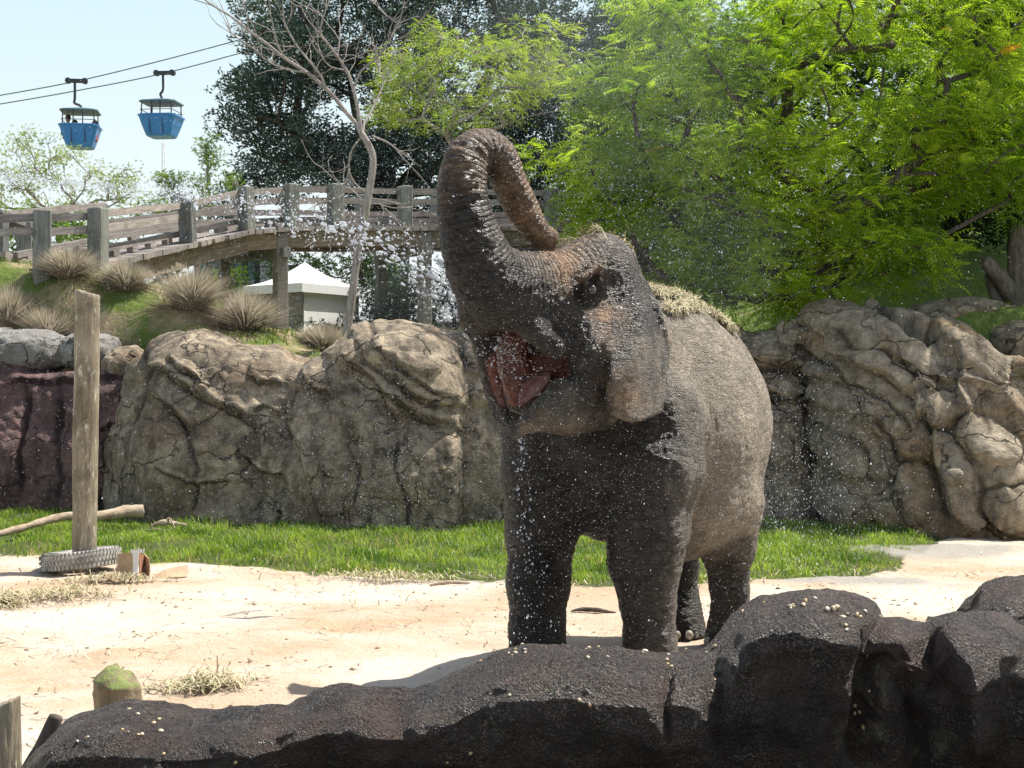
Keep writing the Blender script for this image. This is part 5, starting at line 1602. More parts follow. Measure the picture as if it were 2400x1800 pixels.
for k in range(26):
    t = k / 26; a_ = b0 * (1 - t) + b1 * t; a_[2] = b0[2] - 16 + (b1[2] - b0[2] + 16) * t; w = .5 * (1 - t) + .12 * t
    for i in range(3):
        an = i * 2.094; bn = an + 2.094
        mb.tube(np.array([a_ + w * np.array([math.cos(an), math.sin(an), 0]), a_ + w * np.array([math.cos(bn), math.sin(bn), 0]) + [0, 0, .7]]), .018, 4)
tag(mb.build('radio_mast', M_MAST), 'thin pale lattice mast far behind, below the right gondola', 'mast')
# ------------------------------------------------------------------ vegetation
def rand_rot(n, rng, tilt_=0.6, az=None):
    """rotation matrices: yaw random, pitch/roll within tilt"""
    a = rng.uniform(0, 2 * np.pi, n) if az is None else az
    p = rng.normal(0, tilt_, n); r = rng.normal(0, tilt_, n)
    ca, sa, cp, sp, cr, sr = np.cos(a), np.sin(a), np.cos(p), np.sin(p), np.cos(r), np.sin(r)
    Rz = np.zeros((n, 3, 3)); Rz[:, 0, 0] = ca; Rz[:, 0, 1] = -sa; Rz[:, 1, 0] = sa; Rz[:, 1, 1] = ca; Rz[:, 2, 2] = 1
    Ry = np.zeros((n, 3, 3)); Ry[:, 0, 0] = cp; Ry[:, 0, 2] = sp; Ry[:, 2, 0] = -sp; Ry[:, 2, 2] = cp; Ry[:, 1, 1] = 1
    Rx = np.zeros((n, 3, 3)); Rx[:, 1, 1] = cr; Rx[:, 1, 2] = -sr; Rx[:, 2, 1] = sr; Rx[:, 2, 2] = cr; Rx[:, 0, 0] = 1
    return Rz @ Ry @ Rx

def scatter(template, pos, rot, scale):
    """template (verts, tris) copied to every position: one mesh"""
    tv, tf = template
    n, k = len(pos), len(tv)
    V = (np.einsum('nij,kj->nki', rot, tv) * np.asarray(scale)[:, None, None] + pos[:, None, :]).reshape(-1, 3)
    F = (tf[None] + (np.arange(n) * k)[:, None, None]).reshape(-1, tf.shape[1])
    return V.astype(np.float32), F.astype(np.int32)

def frond(pairs=7, L=1.0, lw=.34, ll=.30, droop=.35):
    """pinnate leaf along +x: one triangle per leaflet"""
    V = []; F = []
    for i in range(pairs):
        t = (i + .6) / pairs; x = t * L; z = -droop * t ** 2
        w = lw * math.sin(math.pi * (0.15 + .8 * t)) 
        for s in (-1, 1):
            k = len(V); V += [[x - .05, 0, z], [x + .06, s * .02, z + .01], [x + ll * .5, s * w, z - .10]]; F.append([k, k + 1, k + 2] if s > 0 else [k + 1, k, k + 2])
    k = len(V); V += [[L - .05, -.02, -droop * .9], [L - .05, .02, -droop * .9], [L + .18, 0, -droop * 1.2]]; F.append([k, k + 1, k + 2])
    return np.array(V), np.array(F)

def tuft(n=9, seed=0, ll=.34, lw=.13, spread=.6):
    """a small spray of broad leaves"""
    r = np.random.default_rng(seed); V = []; F = []
    for i in range(n):
        d = r.normal(size=3); d[2] = abs(d[2]) * .5 - .1; d /= np.linalg.norm(d)
        o = r.normal(size=3) * .18 * spread; s = np.cross(d, r.normal(size=3)); s /= np.linalg.norm(s)
        a = o; m = o + d * ll * .5; b = o + d * ll + [0, 0, -.06]
        k = len(V); V += [a, m + s * lw / 2, b, m - s * lw / 2 + [0, 0, .01]]; F += [[k, k + 1, k + 2], [k, k + 2, k + 3]]
    return np.array(V), np.array(F)

def tree(name, base, forks, clumps, rad, template, n_per, leaf, mat, bark, label, cat='tree', trunk_r=.12, sc=(.8, 1.2), tilt_=.5, flat=.45, seed=1,
         twig=.008, outward=True, group=None, trunk_extra=(), gap=.0, tone_lo=0.0, fan=0):
    """base point, list of fork points for the stems, clump centres; every clump is reached by a limb"""
    rng = np.random.default_rng(seed)
    base = np.asarray(base, float)
    nodes = [base]; par = [-1]
    cur = 0
    for f in forks:
        steps = 5
        a = nodes[cur]
        for q in range(1, steps + 1):
            t = q / steps
            nodes.append(a + (np.asarray(f, float) - a) * t + rng.normal(size=3) * .02 * (t < 1)); par.append(cur if q == 1 else len(nodes) - 2)
        cur = len(nodes) - 1
    cl = np.asarray(clumps, float)
    order = np.argsort(np.linalg.norm(cl - nodes[-1], axis=1))
    leaves_at = []
    for i in order:
        c = cl[i]
        nd = np.array(nodes)
        dist = np.linalg.norm(nd - c, axis=1) + .35 * np.linalg.norm(nd - nodes[len(forks) * 5], axis=1) + 2.0 * np.maximum(0, nd[:, 2] - c[2] + .1)
        j = int(np.argmin(dist[1:])) + 1
        a = nd[j]; L = np.linalg.norm(c - a); steps = max(2, int(L / .45))
        side = rng.normal(size=3) * L * .08; prev = j
        for q in range(1, steps + 1):
            t = q / steps
            nodes.append(a + (c - a) * t + side * math.sin(math.pi * t) + np.array([0, 0, L * .06 * math.sin(math.pi * t)])); par.append(prev); prev = len(nodes) - 1
        leaves_at.append(prev)
    nd = np.array(nodes); n = len(nd)
    load = np.zeros(n)
    for i in leaves_at: load[i] += 1
    for i in range(n - 1, 0, -1): load[par[i]] += load[i]
    rr = np.maximum(twig, trunk_r * (np.maximum(load, .3) / load[0]) ** .45)
    root = empty(name, base); tag(root, label, cat, group)
    mb = MB()
    child = [[] for _ in range(n)]
    for i in range(1, n): child[par[i]].append(i)
    # chains
    stack = [0]; 
    while stack:
        s = stack.pop()
        for c in child[s]:
            ch = [s, c]
            while len(child[ch[-1]]):
                k = max(child[ch[-1]], key=lambda q: load[q])
                for o_ in child[ch[-1]]:
                    if o_ != k: pass
                ch.append(k)
            pts = nd[ch]; ra = rr[ch].copy(); ra[0] = min(ra[0], ra[1] * 1.15)
            if s == 0 and base is not None: ra[0] = rr[0] * 1.25
            m = len(pts) * 2
            P2 = catmull(pts, m); R2 = np.interp(np.linspace(0, 1, m), np.linspace(0, 1, len(ra)), ra)
            mb.tube(P2, R2, 5 if R2[0] < .03 else (8 if R2[0] < .08 else 12))
            # queue side children of the chain
            for q in ch[1:-1]:
                rest = [o_ for o_ in child[q] if o_ != ch[ch.index(q) + 1]]
                for o_ in rest: side_q.append((q, o_)) if False else pend.append((q, o_))
        while pend:
            s_, c = pend.pop(); child2 = [c]
            ch = [s_, c]
            while len(child[ch[-1]]):
                k = max(child[ch[-1]], key=lambda q: load[q]); ch.append(k)
            pts = nd[ch]; ra = rr[ch].copy(); ra[0] = min(ra[0], ra[1] * 1.15); m = max(4, len(pts) * 2)
            P2 = catmull(pts, m); R2 = np.interp(np.linspace(0, 1, m), np.linspace(0, 1, len(ra)), ra)
            mb.tube(P2, R2, 5 if R2[0] < .03 else 8)
            for q in ch[1:-1]:
                for o_ in child[q]:
                    if o_ != ch[ch.index(q) + 1]: pend.append((q, o_))
        stack = []
    for pts, ra in trunk_extra: mb.tube(catmull(pts, 14), np.linspace(ra[0], ra[1], 14), 7)
    # foliage
    rad = np.broadcast_to(np.asarray(rad, float), (len(cl),))
    cnt = rng.poisson(n_per * (rad / rad.mean()) ** 2)
    ci = np.repeat(np.arange(len(cl)), cnt)
    u = rng.normal(size=(len(ci), 3)); u /= np.linalg.norm(u, axis=1, keepdims=True)
    rd = rng.uniform(.15, 1, len(ci)) ** .6
    off = u * (rd * rad[ci])[:, None] * [1, 1, flat]
    pos = cl[ci] + off
    if gap: 
        keep = fbm(pos * 1.7 + seed, 2) > -gap; pos = pos[keep]; off = off[keep]; ci = ci[keep]; u = u[keep]
    cc = nd[leaves_at].mean(0)
    outv = pos - (cc * .35 + cl[ci] * .65)
    az = np.arctan2(outv[:, 1], outv[:, 0]) + rng.normal(0, .7, len(pos)) if outward else None
    rot = rand_rot(len(pos), rng, tilt_, az)
    s_ = leaf * rng.uniform(sc[0], sc[1], len(pos))
    V, F = scatter(template, pos, rot, s_)
    tone = np.clip(rng.uniform(0, 1, len(pos)) * .5 + .25 + .75 * fbm(pos * .8 + 5, 3), tone_lo, .97)
    rare = rng.random(len(pos)) < .0012; tone[rare] = .99
    # fine twigs reaching into the foliage
    m = min(len(pos), int(len(cl) * 5)); sel = rng.choice(len(pos), m, replace=False) if m else []
    for q in sel:
        a = cl[ci[q]]; b = pos[q]; mb.tube(np.array([a - (a - cc) * .02, (a + b) / 2 + rng.normal(size=3) * .04, b]), [twig * .8, twig * .5, twig * .3], 3, cap=False)
    tr = mb.build('trunk', bark, root, smooth=True, loc=base); tr.location = (0, 0, 0)
    cr = obj('crown', V - base, F, mat, root, attrs={'tone': np.repeat(tone, len(template[0]))}); tag(cr, kind='stuff')
    return root
pend = []; side_q = []

def ell_pts(n, c, r, rng, lo=.35, flatb=-1.0):
    out = []
    while len(out) < n:
        u = rng.normal(size=3); u /= np.linalg.norm(u); u *= rng.uniform(lo, 1) ** .5
        if u[2] < flatb: continue
        out.append(np.asarray(c) + u * np.asarray(r))
    return out
def spread(pts, dmin):
    keep = []
    for p in pts:
        if all(np.linalg.norm(p - q) > dmin for q in keep): keep.append(p)
    return keep

M_LIME = mat_leaf('lime_leaf', (.13, .225, .015), (.40, .50, .038), (.60, .25, .03), .55)
M_YEL = mat_leaf('yellow_green_leaf', (.19, .27, .03), (.36, .42, .06), None, .55)
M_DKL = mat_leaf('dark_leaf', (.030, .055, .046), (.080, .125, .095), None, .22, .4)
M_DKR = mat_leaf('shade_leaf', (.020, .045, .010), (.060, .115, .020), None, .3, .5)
M_MID = mat_leaf('mid_leaf', (.09, .16, .03), (.21, .31, .06), None, .45)
M_PALE = mat_leaf('pale_leaf', (.19, .25, .07), (.36, .42, .13), None, .45)
FR = frond(6); FR2 = frond(4, ll=.4, lw=.36)
TU = tuft(8, 1); TU2 = tuft(6, 2, .42, .15)

rng = np.random.default_rng(21)
# big lime green tree
c = []
c += ell_pts(190, P(835, 120, 21.8), (3.6, 2.3, 2.6), rng, .25)
c += ell_pts(45, P(985, 60, 21.0), (1.9, 1.6, 2.0), rng)
c += ell_pts(26, P(1010, 150, 20.8), (1.2, 1.0, .9), rng)
c += ell_pts(40, P(690, 110, 21.5), (1.6, 1.4, 1.8), rng)
c += ell_pts(28, P(680, 235, 21.0), (1.5, .9, .8), rng)
c += ell_pts(34, P(780, 265, 21.0), (2.0, .8, .60), rng)
c += ell_pts(16, P(905, 230, 20.6), (1.0, .8, .5), rng)
c += [P(x, y, D) for x, y, D in [(548,158,20.6),(562,168,20.5),(575,150,20.6),(590,165,20.4),(604,150,20.6),(620,170,20.6),(640,160,20.7),(555,182,20.7),(600,190,20.8),(575,205,20.8),(630,205,20.8),(655,195,20.9),(612,228,20.9),(645,235,20.8),(590,235,21.0),(670,262,20.8)]]
c = spread(c, .42)
# the airy hollow towards the right bottom where the shaded bank shows
def scr(p): return 512 + p[0] / p[1] * FPX, 384 - (p[2] - CAM_Z) / p[1] * FPX
c = [p for p in c if not (scr(p)[0] > 925 and scr(p)[1] > 205) and scr(p)[1] < 305]
tb = P(822, 384, 21.8); tb[2] = float(hill_z(tb[0], tb[1])) - .2
tree('spreading_tree', tb, [P(826, 268, 21.8), P(822, 235, 21.8), P(818, 190, 21.8)], c, .66, FR, 98, .265, M_LIME, M_BARK_D, 'big lime green feathery tree spreading above the right rocks', trunk_r=.19, flat=.5, seed=3, gap=.22, tilt_=.45)

# yellow green thin tree in the middle
c = ell_pts(60, P(465, 78, 26.5), (1.9, 1.3, .95), rng, .2) + ell_pts(20, P(400, 85, 26.5), (.8, .8, .6), rng) + ell_pts(16, P(540, 70, 26.0), (.7, .8, .8), rng) + ell_pts(10, P(500, 115, 26), (1.5, .8, .4), rng)
c = spread(c, .34)
tb = P(470, 384, 26.5); tb[2] = float(hill_z(tb[0], tb[1])) - .2
tree('slender_tree', tb, [P(462, 230, 26.5), P(455, 195, 26.5), P(460, 165, 26.5)], c, .50, FR2, 62, .21, M_YEL, M_BARK_L, 'slender yellow green tree with thin pale branches, behind the raised trunk', trunk_r=.055, flat=.4, seed=9, gap=.12, tilt_=.4, twig=.010)

# great dark tree behind the bridge
D = 44
c = []
for px, py, rx, ry, n in [(300,60,60,45,26),(380,40,90,60,40),(300,150,55,28,24),(250,88,18,8,5),(255,122,22,10,6),(270,182,30,10,8),(350,160,60,30,26),(420,120,60,60,26),(500,30,90,50,34),(580,60,80,70,34),(560,150,70,50,26),(480,190,60,30,18),(285,20,35,30,12),(640,30,60,50,18),(430,-30,160,30,40),(620,160,60,60,16),(400,215,70,20,12),(460,150,60,50,26),(530,190,60,50,24),(540,100,50,50,20)]:
    for q in ell_pts(n, (0, 0, 0), (rx, 3.2, ry), rng, .1): c.append(P(px + q[0], py + q[2], D + q[1]))
c = spread(c, .75)
tb = P(395, 384, D); tb[2] = 3.0
tree('broad_dark_tree', tb, [P(395, 230, D), P(385, 190, D)], c, 1.10, TU, 92, .43, M_DKL, M_BARK_D, 'huge dark blue green tree behind the wooden bridge', trunk_r=.42, flat=.6, seed=12, gap=.24, tilt_=.6, twig=.02,
     trunk_extra=[([P(395, 215, D), P(378, 175, D), P(350, 150, D)], (.22, .12)), ([P(395, 215, D), P(420, 180, D), P(465, 150, D)], (.22, .12))])

# pale airy trees at the far left, bamboo, shrubs
D = 36
c = ell_pts(46, P(45, 172, D), (1.7, 1.3, 1.1), rng, .1) + ell_pts(20, P(110, 190, D), (.9, 1.0, .75), rng, .1) + ell_pts(14, P(5, 190, D), (.9, 1, 1.0), rng, .1) + ell_pts(10, P(60, 215, D), (1.6, 1.0, .3), rng)
c = spread(c, .33)
tree('airy_tree', P(60, 262, D), [P(58, 238, D), P(56, 222, D)], c, .48, TU2, 85, .13, M_PALE, M_BARK_L, 'pale airy tree with fine branches behind the left end of the bridge', trunk_r=.065, flat=.6, seed=15, gap=.05, twig=.012)
for (px, py, rx, ry, D, n, seed, lb, m) in [(208, 165, 12, 30, 38, 16, 31, 'tall bamboo like shrub left of the dark tree', M_MID), (200, 195, 14, 14, 37.5, 8, 32, 'bushy lower shrub at the foot of the bamboo like one', M_MID),
                                            (172, 182, 12, 12, 40, 8, 33, 'small leafy treetop below the right gondola', M_MID), (230, 190, 16, 16, 38, 9, 37, 'leafy shrub between the bamboo like one and the bridge posts', M_MID)]:
    c = [P(px + q[0], py + q[2], D + q[1]) for q in ell_pts(n, (0, 0, 0), (rx, .4, ry), rng, .1)]
    tree('shrub', P(px, 262, D), [P(px, min(250, py + ry), D)], spread(c, .18), .30, TU2, 40, .16, m, M_BARK_L, lb, cat='shrub', trunk_r=.04, flat=1.1, seed=seed, twig=.01)
# row of bushes seen over and under the bridge
for i, (px, py, rx, ry, D, m, lb) in enumerate([
    (20, 232, 40, 22, 34, M_MID, 'bright green bush behind the bridge rails at the far left'), (95, 238, 40, 16, 34, M_MID, 'green bush behind the first tall bridge posts'),
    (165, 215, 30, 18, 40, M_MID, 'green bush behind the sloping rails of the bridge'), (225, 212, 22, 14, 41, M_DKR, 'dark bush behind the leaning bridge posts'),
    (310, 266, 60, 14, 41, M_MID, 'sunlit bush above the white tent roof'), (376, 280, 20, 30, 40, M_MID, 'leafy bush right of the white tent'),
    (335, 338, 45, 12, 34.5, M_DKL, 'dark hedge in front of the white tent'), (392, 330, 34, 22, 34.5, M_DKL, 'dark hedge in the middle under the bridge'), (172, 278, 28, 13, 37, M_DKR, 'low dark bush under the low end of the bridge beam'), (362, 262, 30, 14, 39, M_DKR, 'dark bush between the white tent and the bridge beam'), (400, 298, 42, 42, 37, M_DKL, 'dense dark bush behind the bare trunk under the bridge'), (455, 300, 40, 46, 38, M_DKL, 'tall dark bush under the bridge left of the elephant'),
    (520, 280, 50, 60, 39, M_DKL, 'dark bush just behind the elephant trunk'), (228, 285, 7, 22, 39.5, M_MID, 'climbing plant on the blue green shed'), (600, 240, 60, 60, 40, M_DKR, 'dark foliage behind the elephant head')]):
    k = D / FPX
    c = [P(px + q[0], py + q[2], D + q[1]) for q in ell_pts(int(8 + rx * ry / 60), (0, 0, 0), (rx, .9, ry), rng, .05)]
    z = P(px, py + ry, D)
    tree('bush', z + [0, 0, -.3], [P(px, py + ry * .3, D)], spread(c, .3), .55, TU2, 46, .22, m, M_BARK_D, lb, cat='bush', trunk_r=.05, flat=.9, seed=40 + i, twig=.012)
# dark wood on the right, seen as separate trees
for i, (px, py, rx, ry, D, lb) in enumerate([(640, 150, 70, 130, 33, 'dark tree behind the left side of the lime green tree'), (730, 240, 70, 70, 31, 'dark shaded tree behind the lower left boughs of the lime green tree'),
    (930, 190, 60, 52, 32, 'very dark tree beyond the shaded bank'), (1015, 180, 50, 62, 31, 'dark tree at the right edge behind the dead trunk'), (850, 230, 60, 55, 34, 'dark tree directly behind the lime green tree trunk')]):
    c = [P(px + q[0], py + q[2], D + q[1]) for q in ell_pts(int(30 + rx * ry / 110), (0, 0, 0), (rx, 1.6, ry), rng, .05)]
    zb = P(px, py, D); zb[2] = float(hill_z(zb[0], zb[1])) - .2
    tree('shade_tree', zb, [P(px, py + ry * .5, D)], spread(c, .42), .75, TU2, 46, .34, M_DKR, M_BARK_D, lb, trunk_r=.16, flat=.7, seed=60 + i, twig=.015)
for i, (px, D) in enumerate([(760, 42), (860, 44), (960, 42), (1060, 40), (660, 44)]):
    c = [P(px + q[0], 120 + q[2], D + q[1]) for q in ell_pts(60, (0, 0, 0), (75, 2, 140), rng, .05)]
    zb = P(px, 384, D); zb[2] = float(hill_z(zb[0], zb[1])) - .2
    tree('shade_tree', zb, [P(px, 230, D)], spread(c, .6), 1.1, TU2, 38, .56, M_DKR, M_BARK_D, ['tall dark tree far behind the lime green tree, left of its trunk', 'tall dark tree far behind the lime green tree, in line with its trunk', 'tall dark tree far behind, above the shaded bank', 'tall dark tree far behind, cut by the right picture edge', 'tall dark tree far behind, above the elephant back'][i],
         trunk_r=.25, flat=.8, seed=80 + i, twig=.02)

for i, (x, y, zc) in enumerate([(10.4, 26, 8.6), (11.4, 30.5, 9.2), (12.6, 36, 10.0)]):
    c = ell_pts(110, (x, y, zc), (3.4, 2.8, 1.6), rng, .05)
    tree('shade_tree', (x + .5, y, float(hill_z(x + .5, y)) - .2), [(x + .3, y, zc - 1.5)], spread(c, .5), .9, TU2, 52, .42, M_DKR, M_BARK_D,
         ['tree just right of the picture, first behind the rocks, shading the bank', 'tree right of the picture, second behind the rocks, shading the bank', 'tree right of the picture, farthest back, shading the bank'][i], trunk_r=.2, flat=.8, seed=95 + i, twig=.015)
# bare tree
def bare():
    D = 21.5
    def q(x, y, dd=0): return P(x, y, D + dd)
    rng = np.random.default_rng(77)
    zb = q(343, 345); root = empty('bare_tree', zb); tag(root, 'bare pale leafless tree in front of the bridge', 'tree')
    mb = MB()
    main = [([(345,348),(351,305),(357,258),(364,222),(370,186),(373,164),(371,150),(362,134)], .060, .048),
            ([(362,136),(357,126),(340,104),(325,88),(306,72),(285,59),(268,45),(249,31),(230,16),(208,2),(190,-14)], .036, .010),
            ([(360,134),(358,110),(353,88),(346,70),(337,56),(328,44),(320,34),(322,18),(328,3),(331,-14)], .030, .009),
            ([(362,136),(365,122),(372,110),(379,94),(384,80)], .024, .010),
            ([(353,88),(362,70),(376,58),(388,42),(398,24),(404,4),(408,-10)], .018, .006),
            ([(325,88),(318,72),(304,55),(292,36),(284,20),(282,-2)], .020, .006),
            ([(316,72),(320,62),(327,55)], .014, .006),
            ([(306,72),(290,70),(270,62),(252,48),(238,38),(220,25)], .018, .005),
            ([(372,136),(388,143),(402,153),(412,158)], .017, .006),
            ([(362,136),(352,150),(349,169),(356,184),(368,194),(382,206),(398,222)], .015, .006),
            ([(349,169),(344,190),(343,207),(346,228),(353,246),(362,262)], .014, .005),
            ([(368,208),(352,190),(338,186),(328,196),(322,206)], .012, .005),
            ([(384,80),(378,68),(376,50)], .012, .004), ([(384,80),(392,70),(402,62)], .012, .004),
            ([(285,59),(276,40),(272,20),(264,0)], .014, .004), ([(249,31),(246,14),(240,0)], .010, .004), ([(346,70),(330,66),(318,52),(310,38)], .012, .004),
            ([(337,56),(340,36),(338,16),(340,-4)], .012, .004), ([(320,34),(308,20),(300,4)], .010, .004), ([(398,24),(384,14),(374,2)], .008, .003), ([(388,42),(404,36),(418,24)], .008, .003)]
    tips = []
    for k, (pts, r0, r1) in enumerate(main):
        dd = rng.normal() * .5 if k else 0
        Q = catmull([q(x, y, dd * i / len(pts)) for i, (x, y) in enumerate(pts)], len(pts) * 5)
        Q += .02 * np.stack([fbm(Q * 2 + k, 2), fbm(Q * 2 + 9 + k, 2), 0 * Q[:, 0]], 1) * (1 if k else 0)
        mb.tube(Q, np.linspace(r0, r1, len(Q)), 12 if r0 > .03 else 7)
        if k: tips += [(Q[i], (Q[i] - Q[i - 1])) for i in rng.integers(len(Q) // 4, len(Q), 9 if len(pts) > 4 else 3)]
    for p, d in tips:
        d = d / np.linalg.norm(d) + rng.normal(size=3) * .55; d[2] += .15; L = rng.uniform(.25, 1.0); m = 7; pts = [p]
        for s in range(m): 
            d = d + rng.normal(size=3) * .16; d /= np.linalg.norm(d); pts.append(pts[-1] + d * L / m)
        mb.tube(np.array(pts), np.linspace(.008, .003, m + 1), 4, cap=False)
        if rng.random() < .6:
            d2 = d + rng.normal(size=3) * .6; d2 /= np.linalg.norm(d2); mb.tube(np.array([pts[3], pts[3] + d2 * .15, pts[3] + d2 * .35 + [0, 0, .05]]), [.005, .004, .002], 3, cap=False)
    o = mb.build('trunk', M_BARK_L, root, smooth=True, loc=zb); o.location = (0, 0, 0)
bare()

# dead trunk at the right edge
D = 21.4
zb = P(1020, 330, D); root = empty('dead_tree', zb); tag(root, 'dead dark trunk with a sawn side limb at the right edge above the rocks', 'tree')
mb = MB()
mb.tube(catmull([P(1018, 345, D), P(1020, 310, D), P(1019, 280, D), P(1018, 250, D), P(1021, 226, D)], 20), np.linspace(.21, .12, 20), 16)
mb.tube(catmull([P(1016, 302, D), P(1005, 285, D - .1), P(992, 268, D - .2), P(984, 261, D - .25)], 12), np.linspace(.15, .085, 12), 12)
mb.tube(catmull([P(1008, 330, D), P(1000, 308, D), P(991, 286, D), P(986, 274, D)], 12), np.linspace(.13, .03, 12), 10)
o = mb.build('trunk', mat_bark('dead_bark', (.06, .05, .042), (.20, .17, .14), .8), root, smooth=True, loc=zb); o.location = (0, 0, 0)
mb = MB(); mb.tube(catmull([P(913, 262, 23), P(914, 280, 23), P(920, 286, 23), P(930, 276, 23), P(933, 264, 23)], 14), .014, 6); mb.tube(catmull([P(920, 285, 23), P(926, 272, 23)], 4), .011, 6)
tag(mb.build('dangling_branch', M_BARK_L, smooth=True), 'small pale forked dead branch hanging over the shaded bank', 'branch')

# ---- grass
def blades(name, pos, h, lean, w, tone, mat, base_n=None):
    n = len(pos); rng = np.random.default_rng(len(pos) % 97)
    a = rng.uniform(0, 2 * np.pi, n); s = np.stack([np.cos(a), np.sin(a), 0 * a], 1) * w[:, None] / 2
    b = rng.uniform(0, 2 * np.pi, n); l = np.stack([np.cos(b), np.sin(b), 0 * b], 1) * (lean * h)[:, None]
    up = np.zeros((n, 3)); up[:, 2] = h
    V = np.stack([pos - s, pos + s, pos + up * .55 + l * .35 + s * .7, pos + up * .55 + l * .35 - s * .7, pos + up * .93 + l], 1).reshape(-1, 3)
    k = np.arange(n)[:, None] * 5
    F = [k + np.array([[0, 1, 2, 3]]), k + np.array([[3, 2, 4]])]
    return V, [f.astype(np.int32) for f in F], np.repeat(tone, 5)
def grass():
    rng = np.random.default_rng(4)
    n = 185000
    x = rng.uniform(-8.2, 7.2, n); y = rng.uniform(13.2, 21.2, n)
    q = np.stack([x, y, 0 * x], 1)
    lim = turf_y(x) + .25 * fbm(q * 1.8, 3) + .15 * fbm(q * 6, 2)
    dens = sstep(-.25, .35, y - lim) * sstep(0, -.5, y - wall_y(x) - .35) * (.25 + .9 * sstep(-.25, .25, fbm(q * 1.3 + 9, 3)))
    dens *= 1.25 - .6 * (y - 13) / 8
    dens *= np.where(x > 3.9, sstep(6.2, 3.9, x + .4 * (17 - y)), 1)
    keep = rng.random(n) < dens; x, y, q = x[keep], y[keep], q[keep]
    z = floor_z(x, y)
    cl = fbm(q * .9 + 3, 3); c2 = fbm(q * 3.1, 2)
    h = (.055 + .06 * sstep(-.1, .4, cl) + .045 * sstep(.0, .4, c2)) * rng.uniform(.5, 1.25, len(x)) * (.5 + .5 * sstep(-.1, .5, y - turf_y(x)))
    tone = np.clip(.5 + .7 * fbm(q * 1.6 + 20, 3) + rng.normal(0, .2, len(x)), 0, .95); dryb = rng.random(len(x)) < .05 + .22 * sstep(.1, .5, fbm(q * 1.1 + 50, 3)) + .25 * sstep(.5, 0, y - turf_y(x)); tone[dryb] = .99
    m = mat_leaf('grass_blade', (.09, .18, .02), (.38, .48, .09), (.42, .36, .18), .42, .45)
    V, F, T = blades('grass', np.stack([x, y, z], 1), h, rng.uniform(.1, .9, len(x)), rng.uniform(.008, .014, len(x)), tone, m)
    o = obj('grass', V, F, m, attrs={'tone': T}); tag(o, 'green grass strip growing along the foot of the rocks', kind='stuff')
    # slope turf
    n = 70000
    x = rng.uniform(-9, 9, n); y = 20.4 + 14 * rng.uniform(0, 1, n) ** 1.4
    q = np.stack([x, y, 0 * x], 1)
    keep = (rng.random(n) < sstep(-.05, .30, fbm(q * .9, 4))) & (y > wall_y(x) + 1.4); x, y, q = x[keep], y[keep], q[keep]
    h = rng.uniform(.04, .13, len(x)); m2 = mat_leaf('slope_grass', (.08, .13, .02), (.26, .31, .08), None, .4, .6)
    V, F, T = blades('g', np.stack([x, y, hill_z(x, y)], 1), h, rng.uniform(.2, 1.0, len(x)), rng.uniform(.012, .02, len(x)), np.clip(rng.normal(.5, .25, len(x)), 0, .95), m2)
    o = obj('slope_grass', V, F, m2, attrs={'tone': T}); tag(o, 'patchy short grass on the slope behind the rocks', kind='stuff')
grass()

# ---- ornamental grass clumps on the slope
def mat_fount():
    s = NT('fountain_grass'); v = s.attr('tone')
    c = s.mix(v, (.26, .215, .17), (.68, .61, .48)); c = s.mix(s.ramp(v, [(.80, 0), (.85, .8)]), c, (.16, .20, .05))
    tr = s.node('ShaderNodeBsdfTranslucent', {'Color': c})
    return s.done(s.node('ShaderNodeMixShader', {0: .3, 1: s.principled(color=c, rough=.7, spec=.2), 2: tr}))
M_FOUNT = mat_fount()
for i, (px, py, D, r, lb) in enumerate([(8, 285, 23.4, .62, 'tall tan ornamental grass clump at the left picture edge'), (68, 266, 23.8, .48, 'ornamental grass clump between the first two bridge posts'), (48, 302, 23.0, .52, 'grey tan ornamental grass clump left of the log post'),
        (103, 318, 22.6, .42, 'ornamental grass clump right behind the top of the log post'), (125, 298, 23.6, .46, 'low spread ornamental grass clump under the start of the bridge beam'), (192, 315, 22.8, .60, 'largest feathery ornamental grass clump in front of the bridge beam'),
        (245, 335, 22.6, .62, 'feathery ornamental grass clump lowest on the slope, left of the bridge support'), (322, 352, 23.0, .40, 'thin dry ornamental grass tuft behind the dip in the rocks')]):
    rg = np.random.default_rng(100 + i); n = 3800
    b = P(px, py, D); b[2] = float(hill_z(b[0], b[1])) - .03
    az = rg.uniform(0, 2 * np.pi, n); op = np.abs(rg.normal(0, .50, n)) + .12 * rg.random(n); L = 1.12 * r * rg.uniform(.45, 1.3, n) * (1 + .3 * perlin(np.stack([np.cos(az) * 2 + i, np.sin(az) * 2, 0 * az], 1)))
    p0 = np.stack([np.cos(az) * .16 * rg.random(n), np.sin(az) * .12 * rg.random(n), 0 * az], 1)
    dx = np.stack([np.cos(az), np.sin(az), 0 * az], 1); sd = np.stack([-np.sin(az), np.cos(az), 0 * az], 1) * .0048
    def pt(t): return p0 + dx * (np.sin(op) * L * t * (1 + .5 * t))[:, None] + np.array([0, 0, 1.0]) * (np.cos(op) * L * t * (1 - .28 * t * (.4 + op)))[:, None]
    a, b2, c_ = pt(.0), pt(.5), pt(1.0)
    V = np.stack([a - sd, a + sd, b2 + sd, b2 - sd, c_], 1).reshape(-1, 3); k = np.arange(n)[:, None] * 5
    F = [(k + np.array([[0, 1, 2, 3]])).astype(np.int32), (k + np.array([[3, 2, 4]])).astype(np.int32)]
    T = np.repeat(np.clip(rg.normal(.5, .22, n), 0, 1), 5).reshape(-1, 5); T[:, :2] *= .45
    o = obj('ornamental_grass', V, F, M_FOUNT, attrs={'tone': T.reshape(-1)}, loc=b); tag(o, lb, 'grass clump', 'ornamental grass clumps on the slope')

